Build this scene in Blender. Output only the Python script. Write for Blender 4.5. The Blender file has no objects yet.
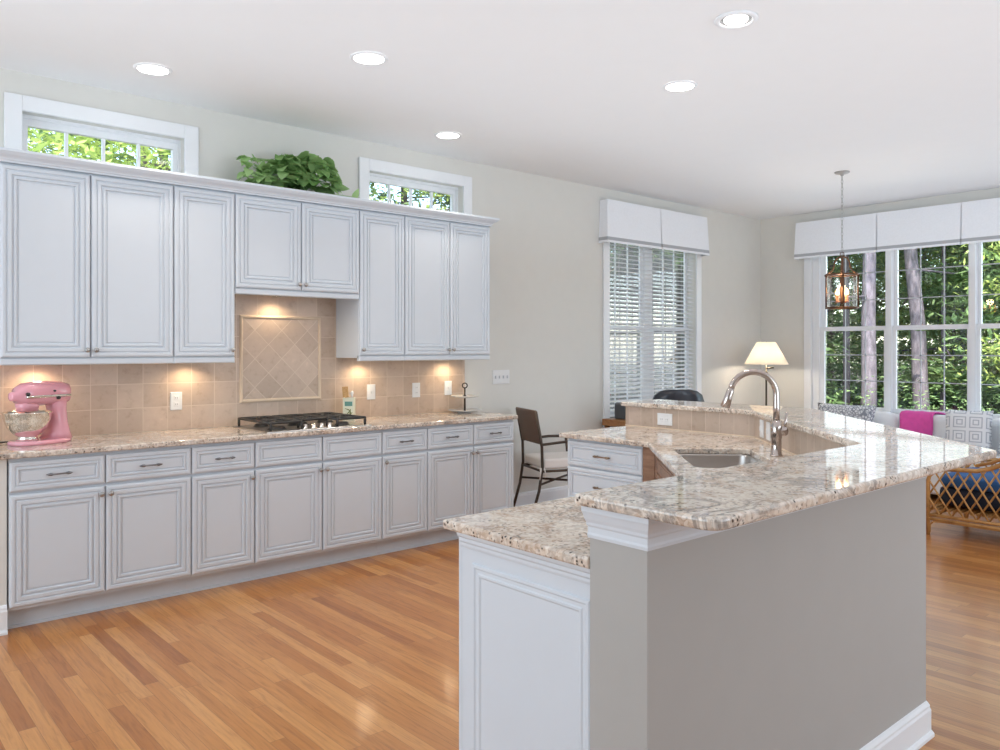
import bpy, bmesh, math, random
from mathutils import Vector, Matrix
random.seed(7)
R = math.radians
sc = bpy.context.scene
COL = sc.collection

# ------------------------------------------------------------------ camera, world, sun, large lights, exposure
cam = bpy.data.cameras.new('camera')
camo = bpy.data.objects.new('camera', cam)
COL.objects.link(camo)
camo.location = (5.31, 0, 1.445)
camo.rotation_euler = (R(90), 0, R(48.7))
cam.sensor_width = 36
cam.lens = 28.656
cam.shift_y = -0.0265
cam.clip_start = 0.05
cam.clip_end = 300
sc.camera = camo

vs = sc.view_settings
vs.view_transform = 'Standard'
vs.look = 'None'
vs.gamma = 1
vs.use_curve_mapping = False
vs.exposure = 0.42

world = bpy.data.worlds.new('world')
sc.world = world
world.use_nodes = True
wn = world.node_tree
wn.nodes.clear()
wo = wn.nodes.new('ShaderNodeOutputWorld')
wb = wn.nodes.new('ShaderNodeBackground')
sky = wn.nodes.new('ShaderNodeTexSky')
sky.sky_type = 'NISHITA'
sky.sun_disc = False
sky.sun_elevation = R(48)
sky.sun_rotation = R(150)
wb.inputs['Strength'].default_value = 0.7
wn.links.new(sky.outputs[0], wb.inputs[0])
wn.links.new(wb.outputs[0], wo.inputs[0])


def light(name, kind, loc, rot, energy, color=(1, 1, 1), **kw):
    l = bpy.data.lights.new(name, kind)
    l.energy = energy
    l.color = color
    for k, v in kw.items():
        setattr(l, k, v)
    o = bpy.data.objects.new(name, l)
    COL.objects.link(o)
    o.location = loc
    o.rotation_euler = rot
    return o


light('sun', 'SUN', (0, 0, 20), (R(42), 0, R(28)), 7.5, (1.0, 0.95, 0.84), angle=R(1.5))
# daylight entering through the back window and the tall left window
light('daylight_back_window', 'AREA', (1.98, 9.22, 1.69), (R(-90), 0, 0), 16, (0.86, 0.94, 1.0), shape='RECTANGLE', size=2.6, size_y=1.9)
light('daylight_left_window', 'AREA', (-0.22, 6.86, 1.7), (R(90), 0, R(-90)), 6, (0.86, 0.94, 1.0), shape='RECTANGLE', size=1.45, size_y=1.9)
# added fill lamps in front of the windowless right and rear walls
light('fill_right', 'AREA', (8.3, 4.6, 1.7), (R(90), 0, R(90)), 105, (0.74, 0.87, 1.0), shape='RECTANGLE', size=5.0, size_y=2.4)
light('fill_rear', 'AREA', (2.4, -2.7, 1.6), (R(90), 0, 0), 92, (0.72, 0.87, 1.0), shape='RECTANGLE', size=4.5, size_y=2.4)
# added mid-air fill lamp aimed up to brighten the ceiling
light('ceiling_fill', 'AREA', (3.35, 3.1, 2.2), (R(180), 0, 0), 66, (0.75, 0.885, 1.0), shape='RECTANGLE', size=5.2, size_y=11.2)


# ------------------------------------------------------------------ helpers
class MB:
    def __init__(self):
        self.bm = bmesh.new()
        self.uv = None

    def face(self, pts, mi=0):
        f = self.bm.faces.new([self.bm.verts.new(p) for p in pts])
        f.material_index = mi
        return f

    def box(self, a, b, bev=0.0, seg=2, M=None, mi=0):
        a = Vector(a); b = Vector(b)
        m = Matrix.Translation((a + b) / 2) @ Matrix.Diagonal((abs(b.x - a.x), abs(b.y - a.y), abs(b.z - a.z), 1))
        if M is not None:
            m = M @ m
        g = bmesh.ops.create_cube(self.bm, size=1.0, matrix=m)
        fs = list({f for v in g['verts'] for f in v.link_faces})
        for f in fs:
            f.material_index = mi
        if bev > 0:
            es = list({e for v in g['verts'] for e in v.link_edges})
            r = bmesh.ops.bevel(self.bm, geom=es, offset=bev, segments=seg, profile=0.5, affect='EDGES')
            for f in r['faces']:
                f.material_index = mi
                f.smooth = True
        return self

    def tube(self, pts, r, seg=10, closed=False, M=None, mi=0):
        pts = [Vector(p) for p in pts]
        if M is not None:
            pts = [M @ p for p in pts]
        n = len(pts)
        rs = r if isinstance(r, (list, tuple)) else [r] * n
        tang = []
        for i in range(n):
            if closed:
                t = pts[(i + 1) % n] - pts[i - 1]
            else:
                t = pts[min(i + 1, n - 1)] - pts[max(i - 1, 0)]
            tang.append(t.normalized() if t.length > 1e-9 else Vector((0, 0, 1)))
        up = Vector((0, 0, 1)) if abs(tang[0].z) < 0.9 else Vector((1, 0, 0))
        nn = (up - tang[0] * up.dot(tang[0])).normalized()
        rings = []
        for i in range(n):
            nn = nn - tang[i] * nn.dot(tang[i])
            if nn.length < 1e-6:
                nn = tang[i].orthogonal()
            nn.normalize()
            bb = tang[i].cross(nn)
            rings.append([self.bm.verts.new(pts[i] + (nn * math.cos(2 * math.pi * k / seg) + bb * math.sin(2 * math.pi * k / seg)) * rs[i]) for k in range(seg)])
        for i in range(n if closed else n - 1):
            A, B = rings[i], rings[(i + 1) % n]
            for k in range(seg):
                f = self.bm.faces.new((A[k], A[(k + 1) % seg], B[(k + 1) % seg], B[k]))
                f.smooth = True
                f.material_index = mi
        if not closed:
            f = self.bm.faces.new(list(reversed(rings[0]))); f.material_index = mi
            f = self.bm.faces.new(rings[-1]); f.material_index = mi
        return self

    def lathe(self, prof, c=(0, 0, 0), seg=32, M=None, mi=0, sx=1, sy=1):
        """prof: list of (r, z); closed with fans where r == 0"""
        c = Vector(c)
        rings = []
        for r, z in prof:
            if r <= 1e-6:
                p = c + Vector((0, 0, z))
                rings.append([self.bm.verts.new(M @ p if M is not None else p)])
            else:
                ring = []
                for k in range(seg):
                    a = 2 * math.pi * k / seg
                    p = c + Vector((r * sx * math.cos(a), r * sy * math.sin(a), z))
                    ring.append(self.bm.verts.new(M @ p if M is not None else p))
                rings.append(ring)
        for A, B in zip(rings, rings[1:]):
            for k in range(seg):
                k2 = (k + 1) % seg
                if len(A) == 1 and len(B) == 1:
                    continue
                if len(A) == 1:
                    vsq = (A[0], B[k2], B[k])
                elif len(B) == 1:
                    vsq = (A[k], A[k2], B[0])
                else:
                    vsq = (A[k], A[k2], B[k2], B[k])
                f = self.bm.faces.new(vsq)
                f.smooth = True
                f.material_index = mi
        return self

    def prism(self, poly, z0, z1, hole=None, mi=0, M=None):
        def P(x, y, z):
            v = Vector((x, y, z))
            return M @ v if M is not None else v
        bm = self.bm
        if hole is None:
            lo = [bm.verts.new(P(x, y, z0)) for x, y in poly]
            hi = [bm.verts.new(P(x, y, z1)) for x, y in poly]
            n = len(poly)
            bm.faces.new(list(reversed(lo))).material_index = mi
            bm.faces.new(hi).material_index = mi
            for i in range(n):
                bm.faces.new((lo[i], lo[(i + 1) % n], hi[(i + 1) % n], hi[i])).material_index = mi
            return self
        for z in (z0, z1):
            es = []
            loops = []
            for ring in (poly, hole):
                vv = [bm.verts.new(P(x, y, z)) for x, y in ring]
                loops.append(vv)
                es += [bm.edges.new((vv[i], vv[(i + 1) % len(vv)])) for i in range(len(vv))]
            bmesh.ops.triangle_fill(bm, use_beauty=True, use_dissolve=False, edges=es)
            if z == z0:
                l0 = loops
            else:
                for a, b in zip(l0, loops):
                    n = len(a)
                    for i in range(n):
                        bm.faces.new((a[i], a[(i + 1) % n], b[(i + 1) % n], b[i]))
        return self

    def sweep(self, path, prof, mi=0):
        """profile (offset to the right of travel, z) along a 2D path with mitred corners"""
        rings = []
        for i in range(len(path)):
            ring = []
            for o, z in prof:
                p = off_pt(path, i, o)
                ring.append(self.bm.verts.new((p[0], p[1], z)))
            rings.append(ring)
        n = len(prof)
        for A, B in zip(rings, rings[1:]):
            for k in range(n):
                self.bm.faces.new((A[k], A[(k + 1) % n], B[(k + 1) % n], B[k])).material_index = mi
        self.bm.faces.new(rings[0])
        self.bm.faces.new(list(reversed(rings[-1])))
        return self

    def panel(self, O, U, V, N, w, h, rings, mi=0):
        O, U, V, N = map(Vector, (O, U, V, N))
        loops = []
        for ins, d in rings:
            loops.append([self.bm.verts.new(O + U * a + V * b + N * d) for a, b in ((ins, ins), (w - ins, ins), (w - ins, h - ins), (ins, h - ins))])
        for A, B in zip(loops, loops[1:]):
            for k in range(4):
                self.bm.faces.new((A[k], A[(k + 1) % 4], B[(k + 1) % 4], B[k])).material_index = mi
        self.bm.faces.new(loops[-1]).material_index = mi
        self.bm.faces.new(list(reversed(loops[0]))).material_index = mi
        return self

    def tilequad(self, pts, uvs, mi=0):
        if self.uv is None:
            self.uv = self.bm.loops.layers.uv.new('UVMap')
        f = self.bm.faces.new([self.bm.verts.new(p) for p in pts])
        f.material_index = mi
        for l, u in zip(f.loops, uvs):
            l[self.uv].uv = u
        return f

    def build(self, name, mats, parent=None, world=True, smooth=None):
        bmesh.ops.recalc_face_normals(self.bm, faces=self.bm.faces[:])
        me = bpy.data.meshes.new(name)
        if parent is not None and world:
            p = parent
            off = Vector((0, 0, 0))
            while p is not None:
                off += p.location
                p = p.parent
            bmesh.ops.translate(self.bm, verts=self.bm.verts[:], vec=-off)
        self.bm.to_mesh(me)
        self.bm.free()
        if not isinstance(mats, (list, tuple)):
            mats = [mats]
        for m in mats:
            me.materials.append(m)
        o = bpy.data.objects.new(name, me)
        COL.objects.link(o)
        if parent is not None:
            o.parent = parent
        return o


def off_pt(path, i, d):
    p = Vector(path[i])
    ds = []
    if i > 0:
        ds.append((p - Vector(path[i - 1])).normalized())
    if i < len(path) - 1:
        ds.append((Vector(path[i + 1]) - p).normalized())
    ns = [Vector((t.y, -t.x)) for t in ds]
    if len(ns) == 1:
        q = p + ns[0] * d
    else:
        m = (ns[0] + ns[1])
        q = p + m * (d / (1 + ns[0].dot(ns[1])))
    return (q.x, q.y)


def offset(path, d):
    return [off_pt(path, i, d) for i in range(len(path))]


def round_poly(pts, radii, seg=6):
    out = []
    n = len(pts)
    for i, p in enumerate(pts):
        r = radii.get(i, 0)
        if r <= 0:
            out.append(tuple(p)); continue
        p = Vector(p); a = (Vector(pts[i - 1]) - p).normalized(); b = (Vector(pts[(i + 1) % n]) - p).normalized()
        p0 = p + a * r; p1 = p + b * r
        for k in range(seg + 1):
            t = k / seg
            q = p0 * (1 - t) ** 2 + p * 2 * t * (1 - t) + p1 * t * t
            out.append((q.x, q.y))
    return out


def bevel_mod(o, w, seg=2, ang=35):
    m = o.modifiers.new('bevel', 'BEVEL')
    m.width = w; m.segments = seg; m.limit_method = 'ANGLE'; m.angle_limit = R(ang)
    return o


def subsurf(o, lv=2):
    m = o.modifiers.new('subsurf', 'SUBSURF')
    m.levels = lv; m.render_levels = lv
    for p in o.data.polygons:
        p.use_smooth = True
    return o


def tag(o, label=None, cat=None, group=None, kind=None):
    if label: o['label'] = label
    if cat: o['category'] = cat
    if group: o['group'] = group
    if kind: o['kind'] = kind
    return o


def root(name, loc, label, cat, group=None, rz=0):
    o = bpy.data.objects.new(name, None)
    o.empty_display_size = 0.1
    COL.objects.link(o)
    o.location = loc
    o.rotation_euler = (0, 0, rz)
    return tag(o, label, cat, group)


def sroot(name, loc):
    o = bpy.data.objects.new(name, None)
    COL.objects.link(o)
    o.location = loc
    o['kind'] = 'structure'
    return o


def struct(o):
    o['kind'] = 'structure'
    return o


# ------------------------------------------------------------------ materials
def newmat(name):
    m = bpy.data.materials.new(name)
    m.use_nodes = True
    nt = m.node_tree
    b = nt.nodes['Principled BSDF']
    return m, nt, b


def N(nt, kind, **kw):
    n = nt.nodes.new(kind)
    for k, v in kw.items():
        setattr(n, k, v)
    return n


def ramp(nt, stops, interp='LINEAR'):
    r = nt.nodes.new('ShaderNodeValToRGB')
    r.color_ramp.interpolation = interp
    e = r.color_ramp.elements
    while len(e) < len(stops):
        e.new(0.5)
    for el, (p, c) in zip(e, stops):
        el.position = p
        el.color = (*c, 1) if len(c) == 3 else c
    return r


def paint(name, col, rough=0.5, metal=0.0, var=0.03, scale=8, bump=0.0, spec=0.5, coat=0.0):
    m, nt, b = newmat(name)
    tc = N(nt, 'ShaderNodeTexCoord')
    no = N(nt, 'ShaderNodeTexNoise')
    no.inputs['Scale'].default_value = scale
    no.inputs['Detail'].default_value = 3
    nt.links.new(tc.outputs['Object'], no.inputs['Vector'])
    lo = tuple(max(0, c * (1 - var)) for c in col)
    hi = tuple(min(1, c * (1 + var)) for c in col)
    r = ramp(nt, [(0.3, lo), (0.7, hi)])
    nt.links.new(no.outputs['Fac'], r.inputs[0])
    nt.links.new(r.outputs[0], b.inputs['Base Color'])
    b.inputs['Roughness'].default_value = rough
    b.inputs['Metallic'].default_value = metal
    b.inputs['Specular IOR Level'].default_value = spec
    b.inputs['Coat Weight'].default_value = coat
    if bump > 0:
        bp = N(nt, 'ShaderNodeBump')
        bp.inputs['Strength'].default_value = bump
        bp.inputs['Distance'].default_value = 0.01
        nt.links.new(no.outputs['Fac'], bp.inputs['Height'])
        nt.links.new(bp.outputs[0], b.inputs['Normal'])
    return m


def emit(name, col, strength):
    m, nt, b = newmat(name)
    b.inputs['Base Color'].default_value = (*col, 1)
    b.inputs['Emission Color'].default_value = (*col, 1)
    b.inputs['Emission Strength'].default_value = strength
    return m


def glass_mat(name, refl=1.0, tint=(1, 1, 1)):
    m = bpy.data.materials.new(name)
    m.use_nodes = True
    nt = m.node_tree
    nt.nodes.clear()
    out = N(nt, 'ShaderNodeOutputMaterial')
    mix = N(nt, 'ShaderNodeMixShader')
    tr = N(nt, 'ShaderNodeBsdfTransparent')
    tr.inputs[0].default_value = (*tint, 1)
    gl = N(nt, 'ShaderNodeBsdfGlossy')
    gl.inputs['Roughness'].default_value = 0.01
    fr = N(nt, 'ShaderNodeFresnel')
    fr.inputs[0].default_value = 1.45
    mu = N(nt, 'ShaderNodeMath', operation='MULTIPLY')
    mu.inputs[1].default_value = refl
    nt.links.new(fr.outputs[0], mu.inputs[0])
    nt.links.new(mu.outputs[0], mix.inputs[0])
    nt.links.new(tr.outputs[0], mix.inputs[1])
    nt.links.new(gl.outputs[0], mix.inputs[2])
    nt.links.new(mix.outputs[0], out.inputs[0])
    return m


def granite_mat(name):
    m, nt, b = newmat(name)
    L = nt.links.new
    tc = N(nt, 'ShaderNodeTexCoord')
    n0 = N(nt, 'ShaderNodeTexNoise'); n0.inputs['Scale'].default_value = 3.5; n0.inputs['Detail'].default_value = 4
    L(tc.outputs['Object'], n0.inputs['Vector'])
    mx = N(nt, 'ShaderNodeMix', data_type='RGBA', blend_type='LINEAR_LIGHT'); mx.inputs[0].default_value = 0.16
    L(tc.outputs['Object'], mx.inputs[6]); L(n0.outputs['Color'], mx.inputs[7])
    # cloudy cream to beige ground
    n1 = N(nt, 'ShaderNodeTexNoise'); n1.inputs['Scale'].default_value = 9; n1.inputs['Detail'].default_value = 8; n1.inputs['Roughness'].default_value = 0.7
    L(mx.outputs[2], n1.inputs['Vector'])
    base = ramp(nt, [(0.32, (0.40, 0.27, 0.19)), (0.43, (0.62, 0.49, 0.39)), (0.52, (0.77, 0.675, 0.58)), (0.70, (0.86, 0.80, 0.73))])
    L(n1.outputs['Fac'], base.inputs[0])
    # crystals
    vo = N(nt, 'ShaderNodeTexVoronoi'); vo.inputs['Scale'].default_value = 95
    L(tc.outputs['Object'], vo.inputs['Vector'])
    rg = N(nt, 'ShaderNodeSeparateColor'); L(vo.outputs['Color'], rg.inputs[0])
    crys = ramp(nt, [(0.0, (0.16, 0.095, 0.06)), (0.16, (0.34, 0.21, 0.14)), (0.34, (0.60, 0.46, 0.35)), (0.6, (0.82, 0.72, 0.62)), (1.0, (0.94, 0.90, 0.85))])
    L(rg.outputs[0], crys.inputs[0])
    m1 = N(nt, 'ShaderNodeMix', data_type='RGBA'); m1.inputs[0].default_value = 0.34
    L(base.outputs[0], m1.inputs[6]); L(crys.outputs[0], m1.inputs[7])
    # flowing grey veins
    n2 = N(nt, 'ShaderNodeTexNoise'); n2.inputs['Scale'].default_value = 4.2; n2.inputs['Detail'].default_value = 9; n2.inputs['Roughness'].default_value = 0.62; n2.inputs['Distortion'].default_value = 1.1
    mp2 = N(nt, 'ShaderNodeMapping'); mp2.inputs['Scale'].default_value = (1.5, 0.9, 1.2); mp2.inputs['Rotation'].default_value = (0, 0, R(35))
    L(tc.outputs['Object'], mp2.inputs[0]); L(mp2.outputs[0], n2.inputs['Vector'])
    vein = ramp(nt, [(0.452, (0, 0, 0)), (0.488, (1, 1, 1)), (0.505, (1, 1, 1)), (0.538, (0, 0, 0))])
    L(n2.outputs['Fac'], vein.inputs[0])
    n4 = N(nt, 'ShaderNodeTexNoise'); n4.inputs['Scale'].default_value = 3; n4.inputs['Detail'].default_value = 2
    L(tc.outputs['Object'], n4.inputs['Vector'])
    vk = ramp(nt, [(0.38, (0.18, 0.18, 0.18)), (0.60, (0.72, 0.72, 0.72))]); L(n4.outputs['Fac'], vk.inputs[0])
    vm = N(nt, 'ShaderNodeMath', operation='MULTIPLY'); L(vein.outputs[0], vm.inputs[0]); L(vk.outputs[0], vm.inputs[1])
    m2 = N(nt, 'ShaderNodeMix', data_type='RGBA'); m2.inputs[7].default_value = (0.235, 0.20, 0.18, 1)
    L(vm.outputs[0], m2.inputs[0]); L(m1.outputs[2], m2.inputs[6])
    # dark specks in clusters
    vs_ = N(nt, 'ShaderNodeTexVoronoi'); vs_.inputs['Scale'].default_value = 75
    L(tc.outputs['Object'], vs_.inputs['Vector'])
    sp = ramp(nt, [(0.22, (1, 1, 1)), (0.38, (0, 0, 0))]); L(vs_.outputs['Distance'], sp.inputs[0])
    n3 = N(nt, 'ShaderNodeTexNoise'); n3.inputs['Scale'].default_value = 16; n3.inputs['Detail'].default_value = 4
    L(tc.outputs['Object'], n3.inputs['Vector'])
    cl = ramp(nt, [(0.46, (0, 0, 0)), (0.58, (1, 1, 1))]); L(n3.outputs['Fac'], cl.inputs[0])
    mm = N(nt, 'ShaderNodeMath', operation='MULTIPLY'); L(sp.outputs[0], mm.inputs[0]); L(cl.outputs[0], mm.inputs[1])
    m3 = N(nt, 'ShaderNodeMix', data_type='RGBA'); m3.inputs[7].default_value = (0.05, 0.036, 0.03, 1)
    L(mm.outputs[0], m3.inputs[0]); L(m2.outputs[2], m3.inputs[6])
    L(m3.outputs[2], b.inputs['Base Color'])
    b.inputs['Roughness'].default_value = 0.045
    b.inputs['IOR'].default_value = 1.6
    return m


def floor_mat(name):
    m, nt, b = newmat(name)
    L = nt.links.new
    tc = N(nt, 'ShaderNodeTexCoord')
    sx = N(nt, 'ShaderNodeSeparateXYZ'); L(tc.outputs['Object'], sx.inputs[0])

    def math_(op, a, c=None):
        n = N(nt, 'ShaderNodeMath', operation=op)
        for i, v in enumerate((a, c)):
            if v is None: continue
            if isinstance(v, (int, float)): n.inputs[i].default_value = v
            else: L(v, n.inputs[i])
        return n.outputs[0]
    W, LEN = 0.0615, 0.95
    yr = math_('DIVIDE', sx.outputs['Y'], W)
    row = math_('FLOOR', yr)
    fy = math_('FRACT', yr)
    wn1 = N(nt, 'ShaderNodeTexWhiteNoise', noise_dimensions='1D'); L(row, wn1.inputs['W'])
    sh = math_('MULTIPLY', wn1.outputs['Value'], 7.31)
    xr = math_('ADD', math_('DIVIDE', sx.outputs['X'], LEN), sh)
    idx = math_('FLOOR', xr)
    fx = math_('FRACT', xr)
    cmb = N(nt, 'ShaderNodeCombineXYZ'); L(row, cmb.inputs[0]); L(idx, cmb.inputs[1])
    wn2 = N(nt, 'ShaderNodeTexWhiteNoise', noise_dimensions='2D'); L(cmb.outputs[0], wn2.inputs['Vector'])
    colr = ramp(nt, [(0.0, (0.36, 0.130, 0.034)), (0.22, (0.45, 0.178, 0.046)), (0.6, (0.50, 0.212, 0.060)), (0.85, (0.545, 0.245, 0.074)), (1.0, (0.60, 0.29, 0.10))])
    L(wn2.outputs['Value'], colr.inputs[0])
    # grain, shifted per board
    gv = N(nt, 'ShaderNodeCombineXYZ')
    L(math_('MULTIPLY', sx.outputs['X'], 2.2), gv.inputs[0])
    L(math_('MULTIPLY', sx.outputs['Y'], 34.0), gv.inputs[1])
    L(math_('MULTIPLY', wn2.outputs['Value'], 50.0), gv.inputs[2])
    gn = N(nt, 'ShaderNodeTexNoise'); gn.inputs['Scale'].default_value = 1.6; gn.inputs['Detail'].default_value = 6; gn.inputs['Roughness'].default_value = 0.6; gn.inputs['Distortion'].default_value = 1.2
    L(gv.outputs[0], gn.inputs['Vector'])
    gr = ramp(nt, [(0.28, (0.62, 0.55, 0.50)), (0.5, (0.95, 0.93, 0.91)), (0.75, (1.12, 1.12, 1.10))])
    L(gn.outputs['Fac'], gr.inputs[0])
    mu = N(nt, 'ShaderNodeMix', data_type='RGBA', blend_type='MULTIPLY'); mu.inputs[0].default_value = 0.85
    L(colr.outputs[0], mu.inputs[6]); L(gr.outputs[0], mu.inputs[7])
    # joints
    jy = math_('LESS_THAN', math_('MINIMUM', fy, math_('SUBTRACT', 1.0, fy)), 0.014)
    jx = math_('LESS_THAN', math_('MINIMUM', fx, math_('SUBTRACT', 1.0, fx)), 0.0012)
    j = math_('MULTIPLY', math_('MAXIMUM', jy, jx), 0.6)
    mj = N(nt, 'ShaderNodeMix', data_type='RGBA'); mj.inputs[7].default_value = (0.13, 0.05, 0.02, 1)
    L(j, mj.inputs[0]); L(mu.outputs[2], mj.inputs[6])
    L(mj.outputs[2], b.inputs['Base Color'])
    b.inputs['Roughness'].default_value = 0.30
    b.inputs['Coat Weight'].default_value = 0.18
    b.inputs['Coat Roughness'].default_value = 0.12
    bp = N(nt, 'ShaderNodeBump'); bp.inputs['Strength'].default_value = 0.12; bp.inputs['Distance'].default_value = 0.002
    L(gn.outputs['Fac'], bp.inputs['Height']); L(bp.outputs[0], b.inputs['Normal'])
    return m


def tile_mat(name, size, rot=0, size_y=None, cols=None, grout=(0.68, 0.56, 0.45), rough=0.35):
    m, nt, b = newmat(name)
    L = nt.links.new
    tc = N(nt, 'ShaderNodeTexCoord')
    mp = N(nt, 'ShaderNodeMapping')
    mp.inputs['Rotation'].default_value = (0, 0, R(rot))
    mp.inputs['Scale'].default_value = (1 / size, 1 / (size_y or size), 1)
    L(tc.outputs['UV'], mp.inputs[0])
    fl = N(nt, 'ShaderNodeVectorMath', operation='FLOOR'); L(mp.outputs[0], fl.inputs[0])
    fr = N(nt, 'ShaderNodeVectorMath', operation='FRACTION'); L(mp.outputs[0], fr.inputs[0])
    wn_ = N(nt, 'ShaderNodeTexWhiteNoise', noise_dimensions='2D'); L(fl.outputs[0], wn_.inputs['Vector'])
    cols = cols or [(0.52, 0.395, 0.305), (0.575, 0.445, 0.35), (0.63, 0.495, 0.395)]
    cr = ramp(nt, [(0.0, cols[0]), (0.5, cols[1]), (1.0, cols[2])]); L(wn_.outputs['Value'], cr.inputs[0])
    n1 = N(nt, 'ShaderNodeTexNoise'); n1.inputs['Scale'].default_value = 16; n1.inputs['Detail'].default_value = 6; n1.inputs['Roughness'].default_value = 0.65
    ad = N(nt, 'ShaderNodeVectorMath', operation='MULTIPLY_ADD'); ad.inputs[1].default_value = (3.1, 1.7, 2.3)
    L(fl.outputs[0], ad.inputs[0]); L(tc.outputs['UV'], ad.inputs[2]); L(ad.outputs[0], n1.inputs['Vector'])
    nr = ramp(nt, [(0.30, (0.80, 0.76, 0.72)), (0.45, (0.97, 0.96, 0.95)), (0.6, (1.0, 1.0, 1.0)), (0.72, (1.14, 1.13, 1.12))]); L(n1.outputs['Fac'], nr.inputs[0])
    mu = N(nt, 'ShaderNodeMix', data_type='RGBA', blend_type='MULTIPLY'); mu.inputs[0].default_value = 0.9
    L(cr.outputs[0], mu.inputs[6]); L(nr.outputs[0], mu.inputs[7])
    s = N(nt, 'ShaderNodeSeparateXYZ'); L(fr.outputs[0], s.inputs[0])
    mins = []
    for ax in 'XY':
        inv = N(nt, 'ShaderNodeMath', operation='SUBTRACT'); inv.inputs[0].default_value = 1.0; L(s.outputs[ax], inv.inputs[1])
        mn = N(nt, 'ShaderNodeMath', operation='MINIMUM'); L(s.outputs[ax], mn.inputs[0]); L(inv.outputs[0], mn.inputs[1])
        mins.append(mn.outputs[0])
    mn = N(nt, 'ShaderNodeMath', operation='MINIMUM'); L(mins[0], mn.inputs[0]); L(mins[1], mn.inputs[1])
    lt = N(nt, 'ShaderNodeMath', operation='LESS_THAN'); L(mn.outputs[0], lt.inputs[0]); lt.inputs[1].default_value = 0.0022 / size
    mg = N(nt, 'ShaderNodeMix', data_type='RGBA'); mg.inputs[7].default_value = (*grout, 1)
    L(lt.outputs[0], mg.inputs[0]); L(mu.outputs[2], mg.inputs[6])
    L(mg.outputs[2], b.inputs['Base Color'])
    b.inputs['Roughness'].default_value = rough
    return m


def wood_mat(name, c0, c1, scale=(3, 30, 30), rough=0.4):
    m, nt, b = newmat(name)
    L = nt.links.new
    tc = N(nt, 'ShaderNodeTexCoord')
    mp = N(nt, 'ShaderNodeMapping'); mp.inputs['Scale'].default_value = scale
    L(tc.outputs['Object'], mp.inputs[0])
    n1 = N(nt, 'ShaderNodeTexNoise'); n1.inputs['Scale'].default_value = 2; n1.inputs['Detail'].default_value = 5; n1.inputs['Distortion'].default_value = 0.8
    L(mp.outputs[0], n1.inputs['Vector'])
    r = ramp(nt, [(0.3, c0), (0.7, c1)]); L(n1.outputs['Fac'], r.inputs[0])
    L(r.outputs[0], b.inputs['Base Color'])
    b.inputs['Roughness'].default_value = rough
    return m


def leaf_mat(name, c0, c1, trans=0.4):
    m = bpy.data.materials.new(name)
    m.use_nodes = True
    nt = m.node_tree
    nt.nodes.clear()
    L = nt.links.new
    out = N(nt, 'ShaderNodeOutputMaterial')
    tc = N(nt, 'ShaderNodeTexCoord')
    n1 = N(nt, 'ShaderNodeTexNoise'); n1.inputs['Scale'].default_value = 1.7; n1.inputs['Detail'].default_value = 4
    L(tc.outputs['Object'], n1.inputs['Vector'])
    r = ramp(nt, [(0.3, c0), (0.7, c1)]); L(n1.outputs['Fac'], r.inputs[0])
    df = N(nt, 'ShaderNodeBsdfDiffuse'); tl = N(nt, 'ShaderNodeBsdfTranslucent')
    L(r.outputs[0], df.inputs[0]); L(r.outputs[0], tl.inputs[0])
    mx = N(nt, 'ShaderNodeMixShader'); mx.inputs[0].default_value = trans
    L(df.outputs[0], mx.inputs[1]); L(tl.outputs[0], mx.inputs[2]); L(mx.outputs[0], out.inputs[0])
    return m


def bark_mat(name, c0, c1):
    m, nt, b = newmat(name)
    L = nt.links.new
    tc = N(nt, 'ShaderNodeTexCoord')
    mp = N(nt, 'ShaderNodeMapping'); mp.inputs['Scale'].default_value = (9, 9, 2.2)
    L(tc.outputs['Object'], mp.inputs[0])
    n1 = N(nt, 'ShaderNodeTexNoise'); n1.inputs['Scale'].default_value = 2.5; n1.inputs['Detail'].default_value = 6; n1.inputs['Roughness'].default_value = 0.7
    L(mp.outputs[0], n1.inputs['Vector'])
    r = ramp(nt, [(0.35, c0), (0.65, c1)]); L(n1.outputs['Fac'], r.inputs[0])
    L(r.outputs[0], b.inputs['Base Color'])
    b.inputs['Roughness'].default_value = 0.9
    return m


def pattern_mat(name, bg, fg, scale=28, thr=0.09):
    """printed fabric: maze-like line pattern"""
    m, nt, b = newmat(name)
    L = nt.links.new
    tc = N(nt, 'ShaderNodeTexCoord')
    vo = N(nt, 'ShaderNodeTexVoronoi', feature='DISTANCE_TO_EDGE', voronoi_dimensions='3D'); vo.inputs['Scale'].default_value = scale
    L(tc.outputs['Object'], vo.inputs['Vector'])
    r = ramp(nt, [(thr, fg), (thr + 0.06, bg)]); L(vo.outputs['Distance'], r.inputs[0])
    L(r.outputs[0], b.inputs['Base Color'])
    b.inputs['Roughness'].default_value = 0.9
    return m


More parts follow.
